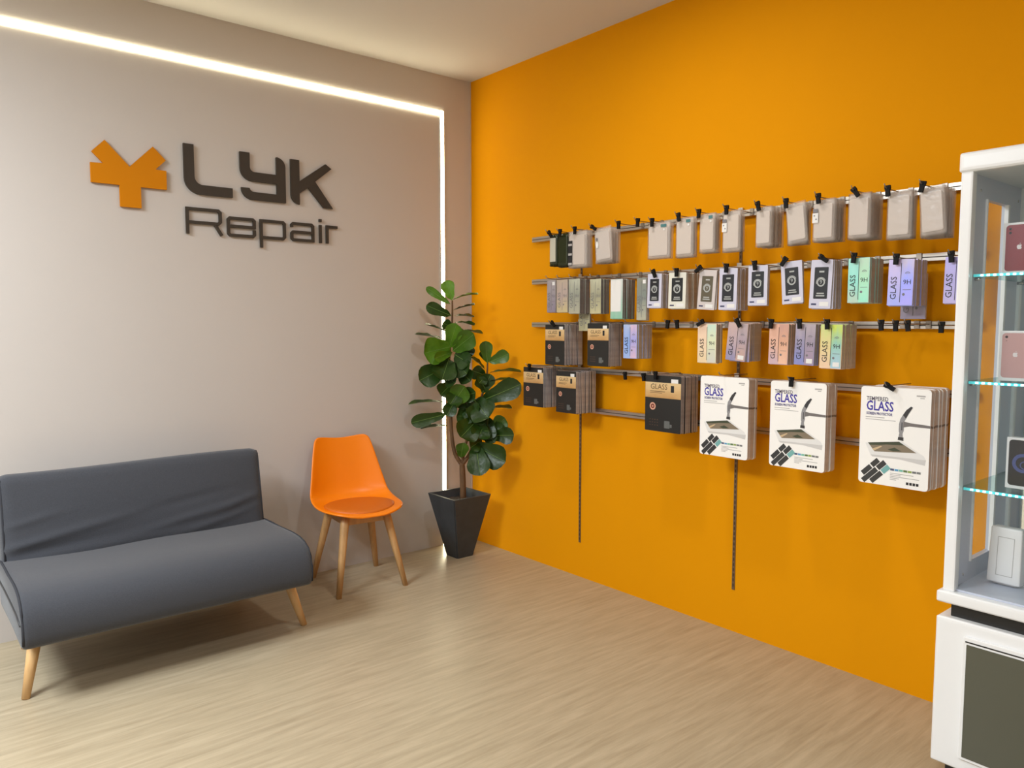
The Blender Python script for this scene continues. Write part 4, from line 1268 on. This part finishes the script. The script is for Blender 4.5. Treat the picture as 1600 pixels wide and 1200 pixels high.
row_count = {}
row_total = {}
for st in STACKS:
    row_total[st[0][0]] = row_total.get(st[0][0], 0) + 1
for (sid, kind, var, yl, yr, zt, zb, xb, tilt, clip) in STACKS:
    row = sid[0]
    idx = row_count.get(row, 0)
    row_count[row] = idx + 1
    place = '%s stack from left, %s' % (ordinal(idx), RAIL_NAME[row])
    look = LOOK[(kind, var)]
    name, cat, pitch, body_fn, front_fn = SPEC[kind]
    w, h = yl - yr, zt - zb
    if kind == 'holo':
        w, h = w, h
    yc = (yl + yr) / 2
    xf = -0.215
    xe = xb if xb is not None else -0.165
    xe = min(xe, -0.052)
    n = max(2, int(round((xe - xf) / pitch)))
    rnd = random.Random(sid)
    # hanging point: the prong passes just above the cards
    ztop = zt
    zh = ztop + 0.0035
    hy = yc if clip is None else max(min(clip[0], yl - 0.008), yr + 0.008)
    for k in range(n):
        x = xf + k * pitch
        jz = rnd.uniform(-0.003, 0.0) if k else 0.0
        jy = rnd.uniform(-0.0025, 0.0025) if k else 0.0
        tl = (tilt if k == 0 else (tilt * 0.35 if k < 3 else 0) + rnd.uniform(-0.6, 0.6))
        lab = '%s, front of the %s' % (look, place) if k == 0 else '%s, %s from the front in the %s' % (rear_look(kind, var), ordinal(k), place)
        ww = w
        if kind == 'pouch':
            root = empty(name, (x, hy, ztop + jz), lab, cat)
            off = Vector((0, yc - hy + jy, 0))
            for pn, me in pouch_parts(ww, h, var):
                c = link(pn, me, root)
                c.location = off
            if k == 0:
                before = set(o.name for o in root.children)
                pouch_front(ww, h, var, root)
                for o in root.children:
                    if o.name not in before:
                        o.location = o.location + off
        else:
            me = body_fn(ww, h, var, k == 0)
            if k == 0:
                root = empty(name, (x, hy, ztop + jz), lab, cat)
                off = Vector((0, yc - hy + jy, 0))
                link(me.name.split('.')[0], me, root)
                front_fn(ww, h, var, root)
                for o in root.children:
                    o.location = o.location + off
            else:
                # same pivot on the prong: bake the offset by placing the card itself
                root = link(name, me)
                a = math.radians(-tl)
                d = yc - hy + jy
                root.location = (x, hy + d * math.cos(a), ztop + jz + d * math.sin(a))
                tag(root, lab, cat)
        root.rotation_euler = (math.radians(-tl), 0, 0)
        if kind == 'tempered':   # the hammer handle print wraps round the edge of each pack
            sp_ = link('handle_print', cached(('side', round(w, 3)), lambda: box_mesh('handle_print', 0.0002, 0.0129, -w / 2 - 0.0005, -w / 2 - 0.0001, -h * 0.376, -h * 0.354, mat('print_handle', (116, 110, 108), 0.4))), root)
            if k == 0:
                sp_.location = off
        if k:
            root['group'] = '%s hanging in the %s' % (name.replace('_', ' '), place)
        else:
            root['group'] = 'front %s on the display wall' % cat
    # prong for the stack
    cr = 0.0 if clip is None else {'a1': 40, 'a4': 60, 'a14': 35, 'a11': 15, 'b9': -55, 'b12': -35, 'b13': 55, 'b7': 25, 'c4': -60, 'c5': 30, 'c1': 50, 'd6': 60, 'a8': 10, 'a16': -12, 'b8': 0}.get(sid, rnd.uniform(-6, 6))
    hook(hy, zh + 0.0015, RAIL_Z[row], 'wire hook with black stopper holding the %s' % place, 0.217, cr if clip is not None else None)
    for_side = None

# lower-hanging packs that slipped below their stacks
for (sid, var, yl, yr, zt, zb, x, lab) in (
        ('b3x', 'sagegold', -1.162, -1.245, 1.610, 1.432, -0.139, 'sage gold foil box hanging low below the second rail, over black boxes'),
        ('b15x', 'lilacgrey', -2.850, -2.940, 1.655, 1.488, -0.106, 'dull lilac foil box hanging low behind the bright lilac stack')):
    w, h = yl - yr, zt - zb
    root = empty('screen_protector_box', (x, (yl + yr) / 2, zt), lab, 'box', 'foil boxes hanging low')
    link('box', holo_body(w, h, var, True), root)
    holo_front(w, h, var, root)
    link('hang_strip', box_mesh('hang_strip', 0.003, 0.0045, -0.008, 0.008, -0.002, 1.712 - zt, side_grey), root)

# hooks without goods
for (y, z, row, lab) in (
        (-1.516, 1.966, 'a', 'empty wire hook on top rail, nearer the tilted grey pouch'),
        (-1.641, 1.966, 'a', 'empty wire hook on top rail, nearer the first teal-header pouches'),
        (-1.834, 1.473, 'c', 'empty wire hook on third rail, nearer the light blue box'),
        (-1.887, 1.473, 'c', 'empty wire hook on third rail, nearer the cream gold box'),
        (-2.830, 1.470, 'c', 'first empty wire hook right of the yellow green box on third rail'),
        (-2.883, 1.468, 'c', 'second empty wire hook right of the yellow green box on third rail'),
        (-2.925, 1.468, 'c', 'third empty wire hook right of the yellow green box on third rail'),
        (-3.040, 1.463, 'c', 'empty wire hook on third rail, closest to the display cabinet'),
        (-1.570, 1.216, 'd', 'empty wire hook on fourth rail, nearer the small black boxes'),
        (-1.690, 1.216, 'd', 'empty wire hook on fourth rail, beside the large black box')):
    hook(y, z, RAIL_Z[row], lab, 0.205, random.uniform(-8, 8))

# ------------------------------------------------------------------ display cabinet
cab_white = mat('cabinet_white', (243, 243, 243), 0.28, spec=0.5, coat=0.2)
cab_inner = mat('cabinet_inner', (200, 206, 222), 0.35)  # bluish cast of the cabinet LEDs tinted into the panel colour
cab_black = mat('cabinet_black', (20, 18, 17), 0.4)
smoke = mat('smoked_panel', (86, 86, 72), 0.12, spec=0.6)
chrome = mat('chrome', (200, 200, 200), 0.2, metal=0.95)
mirror = mat('mirror', (225, 228, 228), 0.02, metal=1.0)
pane = glass_mat('clear_pane', (252, 253, 253), 0.025)
pane_shelf = glass_mat('shelf_glass', (228, 243, 243), 0.08)
edge_glow = mat('shelf_edge_teal', (70, 190, 196), 0.2, emit=((60, 200, 205), 0.55))
led_dot = mat('led_point', (235, 255, 255), 0.3, emit=((215, 250, 255), 12.0))
CX0, CX1 = -0.515, -0.025
CY1, CY0 = -3.192, -4.20          # far side and near side
cab = empty('display_cabinet', (-0.27, -3.70, 0), 'white glass display cabinet with lit shelves against the yellow wall', 'cabinet')


def cpart(name, me, parent=cab):
    o = link(name, me, parent)
    return o


def cb(name, x0, x1, y0, y1, z0, z1, m, bevel=0.0, seg=2):
    return cpart(name, box_mesh(name, x0 + 0.27, x1 + 0.27, y0 + 3.70, y1 + 3.70, z0, z1, m, bevel, seg))


# plinth cupboard
cb('base_cupboard', CX0 - 0.012, CX1, CY0 - 0.012, CY1 + 0.012, 0.06, 0.542, cab_white, 0.012, 3)
cb('toe_kick', CX0 + 0.03, CX1 - 0.02, CY0 + 0.02, CY1 - 0.02, 0.0, 0.062, cab_black)
cb('recess_band', CX0 + 0.016, CX1 - 0.01, CY0 + 0.02, CY1 - 0.022, 0.541, 0.588, cab_black)
cb('base_rim', CX0 - 0.014, CX1, CY0 - 0.014, CY1 + 0.014, 0.587, 0.625, cab_white, 0.012, 3)
for k, (ya, yb) in enumerate(((CY1 - 0.075, (CY0 + CY1) / 2 + 0.015), ((CY0 + CY1) / 2 - 0.015, CY0 + 0.075))):
    fr = cb('drawer_front', CX0 - 0.024, CX0 - 0.0125, yb, ya, 0.105, 0.500, cab_white, 0.002, 1)
    p = link('smoked_glass', box_mesh('smoked_glass', CX0 - 0.0265 + 0.27, CX0 - 0.0235 + 0.27, yb + 3.70 + 0.010, ya + 3.70 - 0.010, 0.115, 0.478, smoke, 0.001, 1), fr)
    link('groove', box_mesh('groove', CX0 - 0.0250 + 0.27, CX0 - 0.0239 + 0.27, yb + 3.70 + 0.006, ya + 3.70 - 0.006, 0.484, 0.488, cab_black), fr)
# display floor, posts, top
cb('display_floor', CX0 + 0.016, CX1 - 0.012, CY0 + 0.02, CY1 - 0.02, 0.6255, 0.632, cab_inner)
ZT0 = 1.930
pw = 0.034
for (px, py) in ((CX0, CY1 - pw), (CX0, CY0), (CX1 - pw, CY1 - pw), (CX1 - pw, CY0)):
    cb('post', px, px + pw, py, py + pw, 0.6245, ZT0 + 0.002, cab_white, 0.006, 2)
cb('top_panel', CX0 - 0.006, CX1, CY0 - 0.006, CY1 + 0.006, ZT0, 1.990, cab_white, 0.014, 3)
# side panels: framed, each with a tall pane
for ys, sgn in ((CY1, -1), (CY0, 1)):
    ya, yb = sorted((ys + sgn * 0.006, ys + sgn * 0.024))
    x0, x1, z0, z1 = CX0 + pw - 0.002, CX1 - pw + 0.002, 0.626, ZT0
    wx0, wx1, wz0, wz1 = -0.372, -0.180, 0.695, 1.862
    bm = bmesh.new()
    for bx in ((x0, wx0, z0, z1), (wx1, x1, z0, z1), (wx0, wx1, z0, wz0), (wx0, wx1, wz1, z1)):
        add_box(bm, bx[0] + 0.27, bx[1] + 0.27, ya + 3.70, yb + 3.70, bx[2], bx[3])
    sp = cpart('side_panel', bm_mesh('side_panel', bm, cab_inner))
    link('glass_pane', box_mesh('glass_pane', wx0 + 0.2705, wx1 + 0.2695, (ya + yb) / 2 + 3.70 - 0.002, (ya + yb) / 2 + 3.70 + 0.002, wz0 + 0.0005, wz1 - 0.0005, pane), sp)
    bm = bmesh.new()
    yi = yb if sgn > 0 else ya
    for bx in ((wx0 - 0.003, wx0 + 0.004, wz0, wz1), (wx1 - 0.010, wx1 + 0.004, wz0, wz1)):
        add_box(bm, bx[0] + 0.27, bx[1] + 0.27, yi + 3.70 - 0.006, yi + 3.70 + 0.006, bx[2], bx[3])
    link('bead', bm_mesh('bead', bm, cab_white), sp)
    for zz in (0.66, 1.885):
        for xx in (-0.42, -0.085):
            link('screw', tube_mesh('screw', [(xx + 0.27, yi + 3.70 - 0.0015, zz), (xx + 0.27, yi + 3.70 + 0.0015, zz)], 0.005, chrome, 10), sp)
cb('mirror_back', CX1 - 0.020, CX1 - 0.014, CY0 + pw, CY1 - 0.0245, 0.633, ZT0 - 0.001, mirror)
fp = cb('front_pane', CX0 + 0.012, CX0 + 0.017, CY0 + pw + 0.001, CY1 - pw - 0.001, 0.633, ZT0 - 0.001, pane)
# glass shelves with lit edges
for z in (1.618, 1.288, 0.953):
    sh = cb('glass_shelf', CX0 + 0.035, CX1 - 0.022, CY0 + 0.030, CY1 - 0.026, z - 0.004, z + 0.004, pane_shelf)
    link('lit_edge', box_mesh('lit_edge', CX0 + 0.0315 + 0.27, CX0 + 0.0345 + 0.27, CY0 + 0.036 + 3.70, CY1 - 0.036 + 3.70, z - 0.004, z + 0.004, edge_glow), sh)
    bm = bmesh.new()
    for i in range(52):
        yy = CY1 - 0.06 - i * 0.0175
        if yy > CY0 + 0.04:
            add_box(bm, CX0 + 0.0295 + 0.27, CX0 + 0.0313 + 0.27, yy - 0.0035 + 3.70, yy + 0.0035 + 3.70, z - 0.0022, z + 0.0022)
    ld_ = link('led_points', bm_mesh('led_points', bm, led_dot), sh)
    for (xx, yy) in ((-0.06, CY1 - 0.034), (-0.44, CY1 - 0.034), (-0.06, CY0 + 0.034), (-0.44, CY0 + 0.034)):
        link('shelf_pin', tube_mesh('shelf_pin', [(xx + 0.27, yy + 3.70 - 0.008, z - 0.009), (xx + 0.27, yy + 3.70 + 0.008, z - 0.009)], 0.005, chrome, 8), sh)

# goods in the cabinet
box_white = mat('carton_white', (240, 238, 238), 0.35)


def phone_box(loc, rz, w, h, t, back_rgb, label, dark_face=False, lean=0.0):
    r = empty('phone_box', loc, label, 'box', 'phone boxes in the cabinet', rz)
    r.rotation_euler = (0, lean, rz)
    body = link('carton', box_mesh('carton', 0, t, -w / 2, w / 2, 0, h, box_white, 0.002, 2), r)
    pm = mat('phone_print_%d_%d_%d' % back_rgb, back_rgb, 0.3)
    u0, u1, v0, v1 = (-w / 2 + 0.007, w / 2 + 0.0 - 0.007, 0.010, h - 0.007)
    link('phone_picture', polys_mesh('phone_picture', [rrect(u0, u1, v0, v1, 0.010)], pm, -0.0004), r)
    lens = mat('lens_dark', (40, 20, 24), 0.2)
    if not dark_face:
        link('camera_picture', polys_mesh('camera_picture', [disc(u0 + 0.012, v1 - 0.012, 0.004, 12), disc(u0 + 0.012, v1 - 0.024, 0.004 if back_rgb[0] < 200 and back_rgb[1] < 80 else 0.0012, 12)], lens, -0.0008), r)
        s = w * 0.085
        cz = v0 + (v1 - v0) * 0.52
        lg = mat('logo_silver', (236, 226, 226), 0.3)
        apple = [(u * s, cz + v * s) for u, v in ((0, 0.72), (0.3, 0.86), (0.66, 0.78), (0.84, 0.52), (0.62, 0.30), (0.56, 0.02), (0.70, -0.22), (0.88, -0.34), (0.66, -0.74), (0.40, -0.98), (0, -0.90), (-0.40, -0.98), (-0.70, -0.70), (-0.90, -0.20), (-0.88, 0.36), (-0.60, 0.78), (-0.3, 0.86))]
        leaf_ = [(u * s, cz + v * s) for u, v in ((0.02, 1.0), (0.10, 1.30), (0.38, 1.52), (0.34, 1.20))]
        link('logo', polys_mesh('logo', [apple, leaf_], lg, -0.0008), r)
    else:
        sw = mat('phone_swirl', (70, 84, 140), 0.3)
        cz = (v0 + v1) / 2
        link('screen_picture', polys_mesh('screen_picture', ring_polys(0, cz, 0.020, 0.030, 20) + ring_polys(0.004, cz - 0.006, 0.010, 0.013, 14), sw, -0.0008), r)
    return r


phone_box((-0.385, -3.318, 1.6225), 0, 0.090, 0.158, 0.030, (140, 8, 30), 'white box showing a red phone on the top glass shelf')
phone_box((-0.385, -3.322, 1.2925), 0, 0.090, 0.156, 0.030, (206, 158, 156), 'white box showing a rose pink phone on the middle glass shelf')
phone_box((-0.385, -3.358, 0.9575), 0, 0.094, 0.160, 0.030, (26, 26, 32), 'white box showing a black phone on the lowest glass shelf', dark_face=True)
# charger stand carton on the cabinet floor
st = empty('white_carton', (-0.365, -3.312, 0.637), 'plain white accessory carton leaning on the cabinet floor', 'box')
st.rotation_euler = (0, math.radians(4), math.radians(-3))
link('carton', soft_mesh('carton', (0.045, 0.094, 0.180), 0.006, (2, 3, 4), box_white, lambda q: Vector((q.x + 0.0225, q.y * (1.0 - 0.04 * q.z / 0.09), q.z + 0.095))), st)
link('window_line', polys_mesh('window_line', [rect(-0.022, 0.026, 0.1525, 0.154), rect(0.0245, 0.026, 0.03, 0.154), rect(-0.022, 0.026, 0.03, 0.0315), rect(-0.022, -0.0205, 0.03, 0.154)], ink_pale, -0.0006), st)
link('stand_foot', box_mesh('stand_foot', 0.012, 0.034, -0.034, 0.034, 0.0, 0.008, mat('clear_foot', (210, 206, 206), 0.2), 0.002), st)
